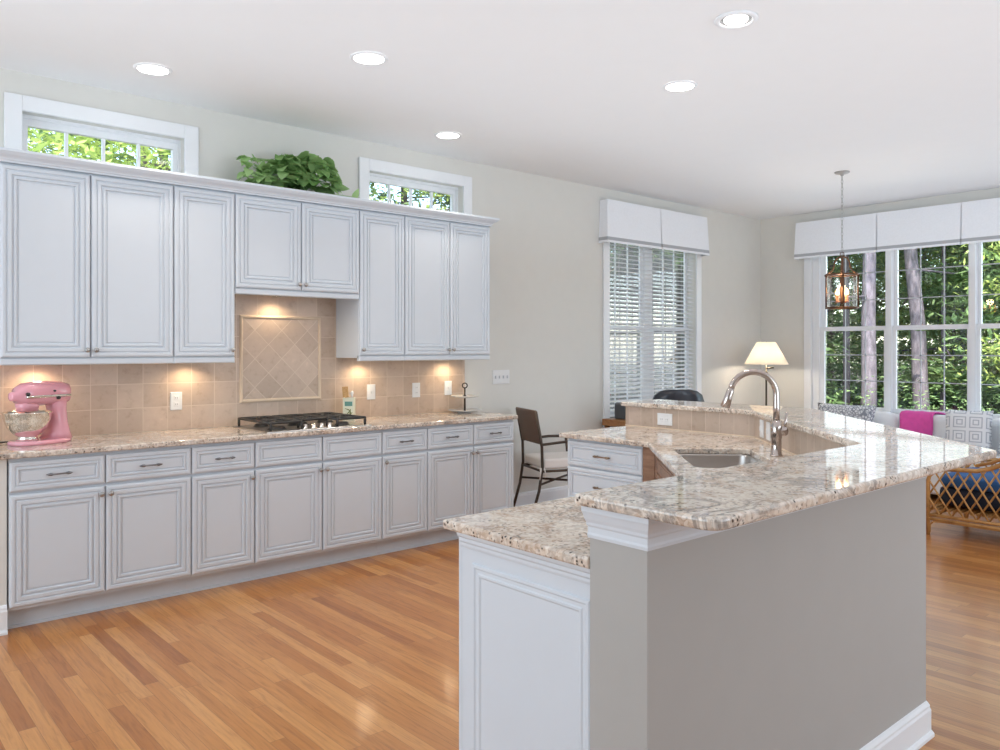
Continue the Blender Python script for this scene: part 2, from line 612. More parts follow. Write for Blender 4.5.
def lattice_print_mat(name, bg, fg, cell=0.11):
    """printed fabric: concentric square key pattern"""
    m, nt, b = newmat(name)
    L = nt.links.new
    tc = N(nt, 'ShaderNodeTexCoord')
    mp = N(nt, 'ShaderNodeMapping'); mp.inputs['Scale'].default_value = (1 / cell,) * 3
    L(tc.outputs['Object'], mp.inputs[0])
    fr = N(nt, 'ShaderNodeVectorMath', operation='FRACTION'); L(mp.outputs[0], fr.inputs[0])
    sb = N(nt, 'ShaderNodeVectorMath', operation='SUBTRACT'); sb.inputs[1].default_value = (0.5, 0.5, 0.5); L(fr.outputs[0], sb.inputs[0])
    ab = N(nt, 'ShaderNodeVectorMath', operation='ABSOLUTE'); L(sb.outputs[0], ab.inputs[0])
    s = N(nt, 'ShaderNodeSeparateXYZ'); L(ab.outputs[0], s.inputs[0])
    mxm = N(nt, 'ShaderNodeMath', operation='MAXIMUM'); L(s.outputs['X'], mxm.inputs[0]); L(s.outputs['Z'], mxm.inputs[1])
    ml = N(nt, 'ShaderNodeMath', operation='MULTIPLY'); ml.inputs[1].default_value = 5.0; L(mxm.outputs[0], ml.inputs[0])
    f2 = N(nt, 'ShaderNodeMath', operation='FRACT'); L(ml.outputs[0], f2.inputs[0])
    r = ramp(nt, [(0.60, bg), (0.68, fg)]); L(f2.outputs[0], r.inputs[0])
    L(r.outputs[0], b.inputs['Base Color'])
    b.inputs['Roughness'].default_value = 0.9
    return m


M = {}
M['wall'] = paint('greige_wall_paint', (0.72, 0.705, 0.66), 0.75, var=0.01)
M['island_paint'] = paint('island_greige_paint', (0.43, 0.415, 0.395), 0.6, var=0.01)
M['ceiling'] = paint('ceiling_white', (0.86, 0.865, 0.875), 0.85, var=0.004)
M['trim'] = paint('trim_white', (0.84, 0.85, 0.87), 0.35, var=0.006)
M['muntin'] = paint('muntin_grey_white', (0.50, 0.52, 0.54), 0.5)
M['cab'] = paint('cabinet_white', (0.66, 0.70, 0.75), 0.4, var=0.008)
M['toe'] = paint('toe_kick_grey', (0.64, 0.67, 0.71), 0.45, var=0.02)
M['granite'] = granite_mat('granite')
M['floor'] = floor_mat('oak_floor')
M['tile'] = tile_mat('travertine_tile', 0.153)
M['tile_diag'] = tile_mat('travertine_tile_diagonal', 0.142, rot=45)
M['tile_bar'] = tile_mat('travertine_bar_tile', 0.102, size_y=0.30, cols=[(0.47, 0.365, 0.29), (0.51, 0.40, 0.32), (0.56, 0.44, 0.36)], grout=(0.62, 0.51, 0.42))
M['tile_frame'] = paint('tile_frame_stone', (0.70, 0.56, 0.42), 0.4, var=0.05)
M['nickel'] = paint('brushed_nickel', (0.42, 0.41, 0.40), 0.3, 1.0)
M['pewter'] = paint('dark_pewter_pull', (0.22, 0.22, 0.23), 0.3, 1.0)
M['bronze_pull'] = paint('antique_pull', (0.30, 0.23, 0.17), 0.35, 1.0)
M['chrome'] = paint('polished_nickel', (0.55, 0.49, 0.46), 0.12, 1.0)
M['steel'] = paint('stainless_steel', (0.50, 0.475, 0.455), 0.30, 1.0)
M['bowl_steel'] = paint('polished_bowl_steel', (0.80, 0.76, 0.70), 0.07, 1.0)
M['iron'] = paint('black_iron', (0.022, 0.020, 0.019), 0.45, var=0.2)
M['pink'] = paint('pink_enamel', (0.80, 0.36, 0.42), 0.18, var=0.01, coat=0.6)
M['black'] = paint('black_plastic', (0.02, 0.02, 0.02), 0.4)
M['plate_white'] = paint('white_plastic', (0.82, 0.82, 0.82), 0.35, var=0.005)
M['toggle_grey'] = paint('toggle_pale_grey', (0.58, 0.58, 0.60), 0.4)
M['slot'] = paint('grey_slot', (0.30, 0.30, 0.31), 0.5)
M['glass'] = glass_mat('window_glass', 0.7)
M['lamp_glass'] = glass_mat('seeded_glass', 0.8, (0.97, 0.95, 0.92))
M['fabric'] = paint('valance_linen', (0.86, 0.87, 0.90), 0.95, var=0.02, scale=60)
M['band'] = paint('valance_grey_band', (0.42, 0.43, 0.45), 0.95)
M['blind'] = paint('blind_white', (0.85, 0.85, 0.86), 0.5, var=0.005)
M['white_sofa'] = paint('white_slipcover', (0.91, 0.92, 0.94), 0.95, var=0.01)
M['throw'] = paint('pink_throw', (0.80, 0.10, 0.42), 0.95, var=0.06, scale=25)
M['rattan'] = wood_mat('rattan', (0.42, 0.20, 0.06), (0.66, 0.36, 0.13), (6, 6, 6), 0.4)
M['blue'] = paint('blue_cushion', (0.035, 0.13, 0.36), 0.85, var=0.12)
M['navy'] = paint('navy_cushion', (0.018, 0.024, 0.045), 0.85, var=0.2)
M['wicker'] = wood_mat('woven_brown', (0.075, 0.042, 0.028), (0.17, 0.105, 0.075), (60, 60, 140), 0.55)
M['chair_metal'] = paint('bronze_chair_metal', (0.075, 0.055, 0.042), 0.4, 0.6)
M['cushion'] = paint('cream_cushion', (0.74, 0.69, 0.66), 0.95, var=0.02)
M['brown_front'] = wood_mat('brown_cabinet_front', (0.20, 0.105, 0.06), (0.36, 0.21, 0.135), (4, 4, 26), 0.35)  # brown streaked tone for the sink cabinet front
M['desk_wood'] = wood_mat('honey_desk_wood', (0.26, 0.11, 0.035), (0.42, 0.20, 0.075), (30, 4, 30), 0.35)
M['leather'] = paint('black_leather', (0.022, 0.026, 0.036), 0.32, var=0.15)
M['dark_grey'] = paint('dark_grey_shell', (0.075, 0.08, 0.088), 0.5)
M['shade'] = leaf_mat('lampshade_linen', (0.80, 0.71, 0.58), (0.84, 0.75, 0.62), 0.3)
M['lamp_metal'] = paint('dark_lamp_brass', (0.10, 0.085, 0.06), 0.35, 0.8)
M['lantern_metal'] = paint('lantern_bronze', (0.16, 0.085, 0.05), 0.4, 0.8)
M['candle'] = paint('candle_sleeve', (0.62, 0.26, 0.12), 0.5)
M['bulb'] = emit('warm_bulb', (1.0, 0.62, 0.28), 9.0)
M['can_lens'] = emit('can_light_lens', (1.0, 0.97, 0.92), 6.0)
M['puck_lens'] = emit('puck_lens', (1.0, 0.80, 0.52), 5.0)
M['leaf'] = leaf_mat('pothos_leaf', (0.12, 0.30, 0.06), (0.52, 0.72, 0.34), 0.3)
M['pot'] = paint('dark_basket', (0.05, 0.035, 0.025), 0.8, var=0.3)
M['bag'] = paint('pale_bag', (0.74, 0.74, 0.58), 0.6, var=0.04)
M['olive'] = paint('olive_print', (0.16, 0.18, 0.03), 0.6)
M['bluegreen'] = paint('label_green', (0.12, 0.28, 0.24), 0.6)
M['spoon'] = wood_mat('utensil_wood', (0.50, 0.27, 0.09), (0.66, 0.40, 0.16))
M['marble'] = paint('white_plate', (0.80, 0.77, 0.73), 0.2, var=0.03)
M['pat_grey'] = pattern_mat('grey_maze_print', (0.78, 0.79, 0.82), (0.28, 0.30, 0.35), 34, 0.08)
M['pat_key'] = lattice_print_mat('grey_key_print', (0.85, 0.86, 0.89), (0.50, 0.52, 0.58), 0.135)
M['ground'] = paint('leaf_litter', (0.10, 0.085, 0.045), 0.95, var=0.6, scale=3)
M['bark_pale'] = bark_mat('pale_bark', (0.085, 0.072, 0.085), (0.215, 0.185, 0.215))
M['bark_dark'] = bark_mat('dark_bark', (0.075, 0.06, 0.055), (0.20, 0.16, 0.145))
M['backdrop_green'] = leaf_mat('dark_backdrop_leaf', (0.010, 0.022, 0.012), (0.035, 0.060, 0.030), 0.1)  # near-black leaves that stand in for the dark view behind the blind
M['pine'] = leaf_mat('pine_green', (0.17, 0.31, 0.12), (0.46, 0.60, 0.27), 0.45)
M['lime'] = leaf_mat('sunlit_lime_green', (0.28, 0.42, 0.09), (0.60, 0.68, 0.24), 0.45)
M['deep'] = leaf_mat('deep_green', (0.11, 0.20, 0.09), (0.31, 0.45, 0.19), 0.4)

# ------------------------------------------------------------------ room shell
H = 3.05
X1, Y0, Y1 = 8.6, -3.0, 8.99


def wall_cells(axis, c0, c1, a0, a1, z1, holes):
    """a wall slab with rectangular holes; axis 'x' = normal along x; holes (a0,a1,z0,z1)"""
    mb = MB()
    As = sorted({a0, a1, *[h[0] for h in holes], *[h[1] for h in holes]})
    Zs = sorted({0, z1, *[h[2] for h in holes], *[h[3] for h in holes]})
    for p, q in zip(As, As[1:]):
        for r, s in zip(Zs, Zs[1:]):
            ca, cz = (p + q) / 2, (r + s) / 2
            if any(h[0] < ca < h[1] and h[2] < cz < h[3] for h in holes):
                continue
            if axis == 'x':
                mb.box((c0, p, r), (c1, q, s))
            else:
                mb.box((p, c0, r), (q, c1, s))
    bmesh.ops.remove_doubles(mb.bm, verts=mb.bm.verts[:], dist=1e-5)
    return mb


T1 = (0.965, 1.895, 2.35, 2.825)
T2 = (3.305, 4.24, 2.35, 2.825)
TW = (6.12, 7.61, 0.74, 2.68)
BW = (0.67, 3.30, 0.705, 2.66)
struct(wall_cells('x', -0.15, 0, Y0, Y1 + 0.15, H, [T1, T2, TW]).build('wall_left', M['wall']))
struct(wall_cells('y', Y1, Y1 + 0.15, 0, X1, H, [BW]).build('wall_back', M['wall']))
struct(MB().box((X1, Y0, 0), (X1 + 0.15, Y1 + 0.15, H)).build('wall_right', M['wall']))
struct(MB().box((-0.15, Y0 - 0.15, 0), (X1 + 0.15, Y0, H)).build('wall_rear', M['wall']))
struct(MB().box((-0.15, Y0 - 0.15, H), (X1 + 0.15, Y1 + 0.15, H + 0.2)).build('ceiling', M['ceiling']))
struct(MB().box((-0.15, Y0 - 0.15, -0.1), (X1 + 0.15, Y1 + 0.15, 0)).build('floor', M['floor']))
# low return wall the cabinet run dies into
struct(MB().box((0.0005, 0.56, 0), (0.62, 0.786, 0.884)).build('wall_return', M['wall']))


def base_prof(h=0.135, t=0.016):
    return [(0.0, 0.0), (t + 0.010, 0.0), (t + 0.010, 0.012), (t + 0.004, 0.020), (t, 0.022), (t, h - 0.030), (t - 0.004, h - 0.022), (t - 0.004, h - 0.014), (t - 0.010, h - 0.004), (0.0, h)]


struct(MB().sweep([(0.0, 4.30), (0.0, 8.985)], base_prof()).sweep([(0.0, -2.99), (0.0, 0.558)], base_prof()).build('baseboard_left', M['trim']))
struct(MB().sweep([(0.03, 8.99), (8.55, 8.99)], base_prof()).build('baseboard_back', M['trim']))
struct(MB().sweep([(0.30, 0.56), (0.62, 0.56), (0.62, 0.786)], base_prof(0.145, 0.018)).build('baseboard_return', M['trim']))


# ---- windows
def rect_frame(mb, axis, c0, c1, a0, a1, z0, z1, w, wt=None, wb=None, bev=0.0):
    """four bars round the inside of a rectangle"""
    wt = w if wt is None else wt
    wb = w if wb is None else wb

    def bx(p, q, r, s):
        if axis == 'x':
            mb.box((c0, p, r), (c1, q, s), bev)
        else:
            mb.box((p, c0, r), (q, c1, s), bev)
    bx(a0, a0 + w, z0, z1)
    bx(a1 - w, a1, z0, z1)
    if wt: bx(a0 + w, a1 - w, z1 - wt, z1)
    if wb: bx(a0 + w, a1 - w, z0, z0 + wb)


for k, T in enumerate((T1, T2)):
    w = sroot('window_%d' % (k + 1), (0, T[0], T[2]))
    mb = MB()
    rect_frame(mb, 'x', 0.0005, 0.022, T[0] - 0.09, T[1] + 0.09, T[2] - 0.09, T[3] + 0.09, 0.09, bev=0.004)
    mb.build('casing', M['trim'], w)
    mb = MB()
    rect_frame(mb, 'x', -0.115, -0.075, T[0], T[1], T[2], T[3], 0.045, 0.062, 0.05)
    rect_frame(mb, 'x', -0.075, -0.060, T[0], T[1], T[2], T[3], 0.018, 0.02, 0.02)
    a, b = T[0] + 0.045, T[1] - 0.045
    for i in range(1, 4):
        y = a + (b - a) * i / 4
        mb.box((-0.112, y - 0.009, T[2] + 0.05), (-0.088, y + 0.009, T[3] - 0.062))
    mb.build('sash', M['trim'], w)
    MB().box((-0.102, a, T[2] + 0.05), (-0.098, b, T[3] - 0.062)).build('glass', M['glass'], w)

# tall double window on the left wall
w = sroot('window_3', (0, TW[0], TW[2]))
mb = MB()
rect_frame(mb, 'x', 0.0005, 0.022, TW[0] - 0.09, TW[1] + 0.09, TW[2] - 0.02, TW[3] + 0.09, 0.09, wb=0, bev=0.004)
mb.box((0.0005, TW[0] - 0.11, TW[2] - 0.03), (0.05, TW[1] + 0.11, TW[2]), 0.004)
mb.box((0.0005, TW[0] - 0.09, TW[2] - 0.11), (0.02, TW[1] + 0.09, TW[2] - 0.03), 0.003)
mb.build('casing', M['trim'], w)
mb = MB()
mid = (TW[0] + TW[1]) / 2
mb.box((-0.13, mid - 0.06, TW[2]), (-0.085, mid + 0.06, TW[3]))
zr = 1.655
for a, b in ((TW[0], mid - 0.06), (mid + 0.06, TW[1])):
    rect_frame(mb, 'x', -0.108, -0.088, a, b, TW[2], zr + 0.03, 0.045, 0.045, 0.06)
    rect_frame(mb, 'x', -0.13, -0.110, a, b, zr - 0.015, TW[3], 0.045, 0.05, 0.045)
    for i in (1, 2):
        y = a + 0.045 + (b - a - 0.09) * i / 3
        mb.box((-0.126, y - 0.006, TW[2]), (-0.114, y + 0.006, TW[3]))
mb.build('sash', M['trim'], w)
MB().box((-0.1215, TW[0], TW[2]), (-0.1185, TW[1], TW[3])).build('glass', M['glass'], w)

# triple window on the back wall
w = sroot('window_4', (BW[0], 8.99, BW[2]))
mb = MB()
rect_frame(mb, 'y', 8.968, 8.9895, BW[0] - 0.09, BW[1] + 0.09, BW[2] - 0.02, BW[3] + 0.09, 0.09, wb=0, bev=0.004)
mb.box((BW[0] - 0.12, 8.93, BW[2] - 0.005), (BW[1] + 0.12, 8.9895, BW[2] + 0.03), 0.005)
mb.box((BW[0] - 0.09, 8.97, BW[2] - 0.09), (BW[1] + 0.09, 8.9895, BW[2] - 0.005), 0.003)
mb.build('casing', M['trim'], w)
mb = MB(); gl = MB(); mu_ = MB()
zr = 1.665
units = [(0.755, 1.548), (1.568, 2.385), (2.395, 3.21)]
for x in (1.558, 2.39):
    mb.box((x - 0.028, 8.975, BW[2]), (x + 0.028, 9.08, BW[3]))
mb.box((BW[0], 9.0, BW[2]), (0.755, 9.09, BW[3]))
mb.box((3.21, 9.0, BW[2]), (BW[1], 9.09, BW[3]))
for a, b in units:
    rect_frame(mb, 'y', 9.012, 9.046, a, b, BW[2], zr + 0.032, 0.055, 0.05, 0.08)
    rect_frame(mb, 'y', 9.050, 9.084, a, b, zr - 0.015, BW[3], 0.055, 0.05, 0.045)
    g0, g1 = a + 0.055, b - 0.055
    for i in (1, 2):
        x = g0 + (g1 - g0) * i / 3
        mu_.box((x - 0.0055, 9.060, BW[2] + 0.02), (x + 0.0055, 9.068, BW[3] - 0.02))
    for z0, z1 in ((BW[2] + 0.08, zr), (zr + 0.02, BW[3] - 0.05)):
        for i in (1, 2):
            z = z0 + (z1 - z0) * i / 3
            mu_.box((g0, 9.060, z - 0.0055), (g1, 9.068, z + 0.0055))
    gl.box((g0, 9.062, BW[2]), (g1, 9.066, BW[3]))
mb.build('sash', M['trim'], w)
mu_.build('muntin', M['muntin'], w)
gl.build('glass', M['glass'], w)

# ---- blind
bl = root('window_blind', (-0.04, mid, TW[3]), 'white slatted venetian blind hanging in the tall left wall window', 'blind')
MB().box((-0.065, TW[0] + 0.01, TW[3] - 0.06), (-0.012, TW[1] - 0.01, TW[3] - 0.003), 0.003).build('headrail', M['blind'], bl)
mb = MB()
z = TW[3] - 0.085
while z > TW[2] + 0.05:
    m = Matrix.Translation((-0.038, 0, z)) @ Matrix.Rotation(R(19), 4, 'Y')
    mb.box((-0.024, TW[0] + 0.012, -0.0014), (0.024, TW[1] - 0.012, 0.0014), M=m)
    z -= 0.0445
mb.build('slats', M['blind'], bl)
MB().box((-0.062, TW[0] + 0.012, TW[2] + 0.012), (-0.014, TW[1] - 0.012, TW[2] + 0.03), 0.003).build('bottom_rail', M['blind'], bl)
mb = MB()
for f in (0.12, 0.38, 0.62, 0.88):
    y = TW[0] + (TW[1] - TW[0]) * f
    for x in (-0.064, -0.012):
        mb.tube([(x, y, TW[2] + 0.03), (x, y, TW[3] - 0.06)], 0.0016, 5)
mb.build('ladder_cord', M['blind'], bl)

# ---- valances
va = root('window_valance', (0.05, 6.83, 2.5), 'white fabric valance with grey hem band above the venetian blind', 'valance')


def valance_mesh(path_top, path_bot, zt, zb, pleats):
    """shell between an upper and a slightly flared lower outline, with thickness"""
    mb = MB()
    rows = [(0.0, 0), (0.25, 0), (0.5, 0), (0.75, 0), (0.865, 0), (0.868, 1), (0.945, 1), (0.948, 0), (1.0, 0)]
    grid = []
    for t, _ in rows:
        grid.append([mb.bm.verts.new((a[0] * (1 - t) + b[0] * t, a[1] * (1 - t) + b[1] * t, zt * (1 - t) + zb * t)) for a, b in zip(path_top, path_bot)])
    for i in range(len(rows) - 1):
        for j in range(len(path_top) - 1):
            f = mb.bm.faces.new((grid[i][j], grid[i][j + 1], grid[i + 1][j + 1], grid[i + 1][j]))
            f.material_index = 1 if rows[i][1] and rows[i + 1][1] else 0
    return mb


def val_paths(p0, p1, depth, flare, axis, pleats):
    """outline hugging the wall, out, along with inverted pleats, and back"""
    def mk(d, fl):
        pts = []
        L0, L1 = p0 - fl, p1 + fl
        seq = [(L0, 0.002), (L0, d)]
        for c in pleats:
            g = 0.0025 if fl == 0 else 0.006
            seq += [(c - g, d), (c - 0.03, d - 0.02), (c + 0.03, d - 0.02), (c + g, d)]
        seq += [(L1, d), (L1, 0.002)]
        for a, b in seq:
            pts.append((b, a) if axis == 'x' else (a, 8.99 - b))
        return pts
    return mk(depth, 0), mk(depth + flare, flare)


a, b = val_paths(5.99, 7.69, 0.10, 0.02, 'x', [6.84])
o = valance_mesh(a, b, 2.925, 2.495, None).build('valance_cloth', [M['fabric'], M['band']], va)
MB().box((0.002, 5.995, 2.90), (0.098, 7.685, 2.918)).build('valance_board', M['fabric'], va)
va = root('window_valance', (1.95, 8.94, 2.5), 'long white pleated fabric valance across the triple back window', 'valance')
a, b = val_paths(0.52, 3.44, 0.10, 0.015, 'y', [1.47, 2.317, 3.16])
o = valance_mesh(a, b, 2.935, 2.505, None).build('valance_cloth', [M['fabric'], M['band']], va)
MB().box((0.525, 8.892, 2.91), (3.435, 8.988, 2.928)).build('valance_board', M['fabric'], va)

# ------------------------------------------------------------------ kitchen run on the left wall
DOOR = [(0, 0), (0, 0.014), (0.003, 0.019), (0.010, 0.022), (0.022, 0.022), (0.026, 0.015), (0.030, 0.015), (0.034, 0.0215), (0.050, 0.0215), (0.055, 0.012), (0.060, 0.012), (0.064, 0.0195), (0.073, 0.0195), (0.077, 0.010), (0.083, 0.010), (0.086, 0.0145)]
DRAWER = [(0, 0), (0, 0.014), (0.003, 0.019), (0.010, 0.022), (0.022, 0.022), (0.026, 0.016), (0.030, 0.016), (0.034, 0.0215), (0.040, 0.0215), (0.044, 0.012), (0.049, 0.012), (0.052, 0.0165)]


def knob_at(p, d, parent):
    d = Vector(d)
    m = Matrix.Translation(p) @ Vector((0, 0, 1)).rotation_difference(d).to_matrix().to_4x4()
    MB().lathe([(0.0, 0.0), (0.006, 0.0), (0.005, 0.010), (0.007, 0.014), (0.013, 0.018), (0.0145, 0.023), (0.012, 0.028), (0.006, 0.031), (0, 0.0315)], seg=16, M=m).build('knob', M['nickel'], parent)


def pull_at(p, along, out, parent, mat='pewter', span=0.10):
    p, along, out = Vector(p), Vector(along), Vector(out)
    mb = MB()
    for s in (-1, 1):
        q = p + along * (s * span * 0.40)
        mb.tube([q, q + out * 0.022], 0.0045, 8)
    mb.tube([p - along * span * 0.62 + out * 0.020, p - along * span * 0.52 + out * 0.026, p - along * span * 0.40 + out * 0.026, p - along * span * 0.28 + out * 0.027,
             p + out * 0.029, p + along * span * 0.28 + out * 0.027, p + along * span * 0.40 + out * 0.026, p + along * span * 0.52 + out * 0.026, p + along * span * 0.62 + out * 0.020],
            [0.002, 0.006, 0.0085, 0.004, 0.0045, 0.004, 0.0085, 0.006, 0.002], 8)
    mb.build('handle', M[mat], parent)


YB = [0.793, 1.249, 1.715, 2.104, 2.568, 3.027, 3.414, 3.846, 4.262]
XF = 0.610
base_units = [(0, 2, 'white base cabinet at the far left below the pink stand mixer', True),
              (2, 3, 'single door white base cabinet just left of the cooktop', True),
              (3, 5, 'white base cabinet under the cooktop with handleless false drawer fronts', False),
              (5, 6, 'narrow single door white base cabinet just right of the cooktop', True),
              (6, 8, 'white base cabinet at the right end of the wall run under the tiered stand', True)]
knob_side = {0: 1, 1: -1, 2: 1, 3: 1, 4: -1, 5: -1, 6: 1, 7: -1}
for i0, i1, lab, pulls in base_units:
    ya, yb = YB[i0], YB[i1]
    u = root('base_cabinet', (0.3, (ya + yb) / 2, 0), lab, 'cabinet', 'base cabinets along the left wall')
    MB().box((0.012, ya + 0.0005, 0.105), (XF, yb - 0.0005, 0.8845)).build('carcass', M['cab'], u)
    mb = MB().box((0.05, ya + 0.0005, 0), (0.552, yb - 0.0005, 0.1045))
    mb.box((0.5522, ya + 0.0005, 0.0), (0.562, yb - 0.0005, 0.014))
    mb.build('toe_kick', M['toe'], u)
    for i in range(i0, i1):
        a, b = YB[i] + 0.0035, YB[i + 1] - 0.0035
        d = MB().panel((XF + 0.0005, a, 0.712), (0, 1, 0), (0, 0, 1), (1, 0, 0), b - a, 0.153, DRAWER).build('drawer', M['cab'], u)
        if pulls:
            pull_at((XF + 0.017, (a + b) / 2, 0.789), (0, 1, 0), (1, 0, 0), d)
        d = MB().panel((XF + 0.0005, a, 0.122), (0, 1, 0), (0, 0, 1), (1, 0, 0), b - a, 0.574, DOOR).build('door', M['cab'], u)
        ky = b - 0.020 if knob_side[i] > 0 else a + 0.020
        knob_at((XF + 0.0215, ky, 0.655), (1, 0, 0), d)

YU = [0.80, 1.247, 1.712, 2.097, 2.562, 3.018, 3.410, 3.838, 4.255]
XU = 0.328
upper_units = [(0, 2, 'tall white upper cabinet at the far left above the pink stand mixer', 1.354, True),
               (2, 3, 'single door white upper cabinet just left of the cooktop tile', 1.354, True),
               (3, 5, 'short white upper cabinet above the cooktop under the leafy plant', 1.797, True),
               (5, 6, 'single door tall white upper cabinet just right of the cooktop tile', 1.354, True),
               (6, 8, 'tall white upper cabinet at the right end of the wall run', 1.354, True)]
uk = {0: 1, 1: -1, 2: 1, 3: 1, 4: -1, 5: -1, 6: 1, 7: -1}
for i0, i1, lab, zb, _ in upper_units:
    ya, yb = YU[i0], YU[i1]
    u = root('upper_cabinet', (0.16, (ya + yb) / 2, zb), lab, 'cabinet', 'upper cabinets along the left wall')
    mb = MB()
    mb.box((0.0105, ya + 0.0005, zb + 0.022), (XU, yb - 0.0005, 2.445))
    mb.build('carcass', M['cab'], u)
    mb = MB()
    mb.panel((XU - 0.02, ya + 0.0005, zb), (0, 1, 0), (0, 0, 1), (1, 0, 0), yb - ya - 0.001, 0.036, [(0, 0), (0, 0.03), (0.006, 0.036), (0.012, 0.036)])
    mb.build('light_rail', M['cab'], u)
    for i in range(i0, i1):
        a, b = YU[i] + 0.0035, YU[i + 1] - 0.0035
        z0 = zb + 0.042
        d = MB().panel((XU + 0.0005, a, z0), (0, 1, 0), (0, 0, 1), (1, 0, 0), b - a, 2.436 - z0, DOOR).build('door', M['cab'], u)
        ky = b - 0.020 if uk[i] > 0 else a + 0.020
        knob_at((XU + 0.0215, ky, z0 + 0.040), (1, 0, 0), d)

CROWN = [(-0.03, 2.446), (0.004, 2.446), (0.004, 2.456), (0.010, 2.459), (0.012, 2.466), (0.020, 2.474), (0.036, 2.483), (0.046, 2.494), (0.050, 2.498), (0.050, 2.512), (-0.03, 2.512)]
struct(MB().sweep([(0.002, 0.798), (0.352, 0.798), (0.352, 4.257), (0.002, 4.257)], CROWN).build('trim_1', M['cab']))

# wall counter
WC = [(0.001, 0.58), (0.655, 0.58), (0.655, 4.29), (0.001, 4.29)]
o = MB().prism(round_poly(WC, {2: 0.02}), 0.885, 0.915).build('countertop', M['granite'])
tag(o, 'long granite countertop on the base cabinets along the left wall', 'countertop')
bevel_mod(o, 0.007, 3)

# backsplash
bs = root('tile_backsplash', (0.005, 2.5, 0.916), 'beige travertine tile backsplash between wall counter and upper cabinets', 'backsplash')


def tile_wall(mb, y0, y1, z0, z1, xf=0.010, vo=0.0):
    mb.tilequad([(xf, y0, z0), (xf, y1, z0), (xf, y1, z1), (xf, y0, z1)], [(y0 - 0.105, z0 - 0.915 + vo), (y1 - 0.105, z0 - 0.915 + vo), (y1 - 0.105, z1 - 0.915 + vo), (y0 - 0.105, z1 - 0.915 + vo)])


mb = MB()
tile_wall(mb, 0.62, 4.255, 0.916, 1.3745)
tile_wall(mb, 2.09, 3.03, 1.3745, 1.818)
for y0, y1, z0, z1 in ((0.62, 4.255, 0.916, 1.3745), (2.09, 3.03, 1.3745, 1.818)):
    mb.tilequad([(0.001, y1, z0), (0.010, y1, z0), (0.010, y1, z1), (0.001, y1, z1)][::-1], [(0, z0), (0.01, z0), (0.01, z1), (0, z1)][::-1])
mb.build('field_tile', M['tile'], bs)
PA = (2.268, 2.893, 1.068, 1.678)
mb = MB()
mb.tilequad([(0.0125, PA[0], PA[2]), (0.0125, PA[1], PA[2]), (0.0125, PA[1], PA[3]), (0.0125, PA[0], PA[3])], [(PA[0] - 2.5805, PA[2] - 1.373), (PA[1] - 2.5805, PA[2] - 1.373), (PA[1] - 2.5805, PA[3] - 1.373), (PA[0] - 2.5805, PA[3] - 1.373)])
ap = mb.build('accent_panel', M['tile_diag'], bs)
ap['label'] = 'panel of diamond-set tiles framed above the cooktop'
mb = MB()
fp = [(0.010, 0), (0.018, 0.003), (0.022, 0.010), (0.022, 0.016), (0.018, 0.023), (0.010, 0.026)]
a0, a1, z0, z1 = PA
loops = []
for x, ins in fp:
    loops.append([mb.bm.verts.new((x, a0 + ins, z0 + ins)), mb.bm.verts.new((x, a1 - ins, z0 + ins)), mb.bm.verts.new((x, a1 - ins, z1 - ins)), mb.bm.verts.new((x, a0 + ins, z1 - ins))])
for A, B in zip(loops, loops[1:]):
    for k in range(4):
        mb.bm.faces.new((A[k], A[(k + 1) % 4], B[(k + 1) % 4], B[k]))
fo = mb.build('tile_frame', M['tile_frame'], bs)
fo['label'] = 'pale stone frame around the diamond tiles'


# outlets and switches
def wall_plate(name, c, U, Nn, kind, label, w=0.075, h=0.118):
    c, U, Nn = Vector(c), Vector(U), Vector(Nn)
    V = Vector((0, 0, 1))
    r = root(name, c, label, 'outlet' if kind == 'outlet' else 'switch', 'wall plates')
    MB().panel(c - U * w / 2 - V * h / 2, U, V, Nn, w, h, [(0, 0), (0, 0.003), (0.004, 0.006)]).build('cover_plate', M['plate_white'], r)
    if kind == 'outlet':
        for s in (-1, 1):
            q = c + V * (0.021 * s) if h > w else c + U * (0.021 * s)
            mb = MB().panel(q - U * 0.016 - V * 0.014, U, V, Nn, 0.032, 0.028, [(0, 0.006), (0, 0.0075), (0.003, 0.0085)])
            so = mb.build('socket', M['plate_white'], r)
            mb = MB()
            for t in (-1, 1):
                mb.panel(q + U * (0.006 * t) - U * 0.0015 - V * 0.004, U, V, Nn, 0.003, 0.009, [(0, 0.0085), (0, 0.0088)])
            mb.build('slot', M['slot'], so)
    else:
        n = max(1, round((w - 0.03) / 0.046))
        for i in range(n):
            q = c + U * ((i - (n - 1) / 2) * 0.046)
            sw = MB().panel(q - U * 0.006 - V * 0.013, U, V, Nn, 0.012, 0.026, [(0, 0.006), (0, 0.012), (0.002, 0.014)]).build('toggle', M['toggle_grey' if w > 0.1 else 'plate_white'], r)
    return r


wall_plate('outlet_plate', (0.0105, 1.841, 1.102), (0, 1, 0), (1, 0, 0), 'outlet', 'white outlet on the tile between stand mixer and cooktop')
wall_plate('switch_plate', (0.0105, 3.324, 1.108), (0, 1, 0), (1, 0, 0), 'switch', 'white blank-faced switch plate on tile right of the utensil holder')
wall_plate('outlet_plate', (0.0105, 3.749, 1.108), (0, 1, 0), (1, 0, 0), 'outlet', 'white outlet on the tile right of cooktop, between two switch plates')
wall_plate('switch_plate', (0.0105, 4.075, 1.114), (0, 1, 0), (1, 0, 0), 'switch', 'white switch plate on tile directly behind the tiered stand')
wall_plate('light_switch', (0.0005, 4.675, 1.192), (0, 1, 0), (1, 0, 0), 'switch', 'wide white switch plate with several toggles on the bare greige wall', w=0.20, h=0.125)

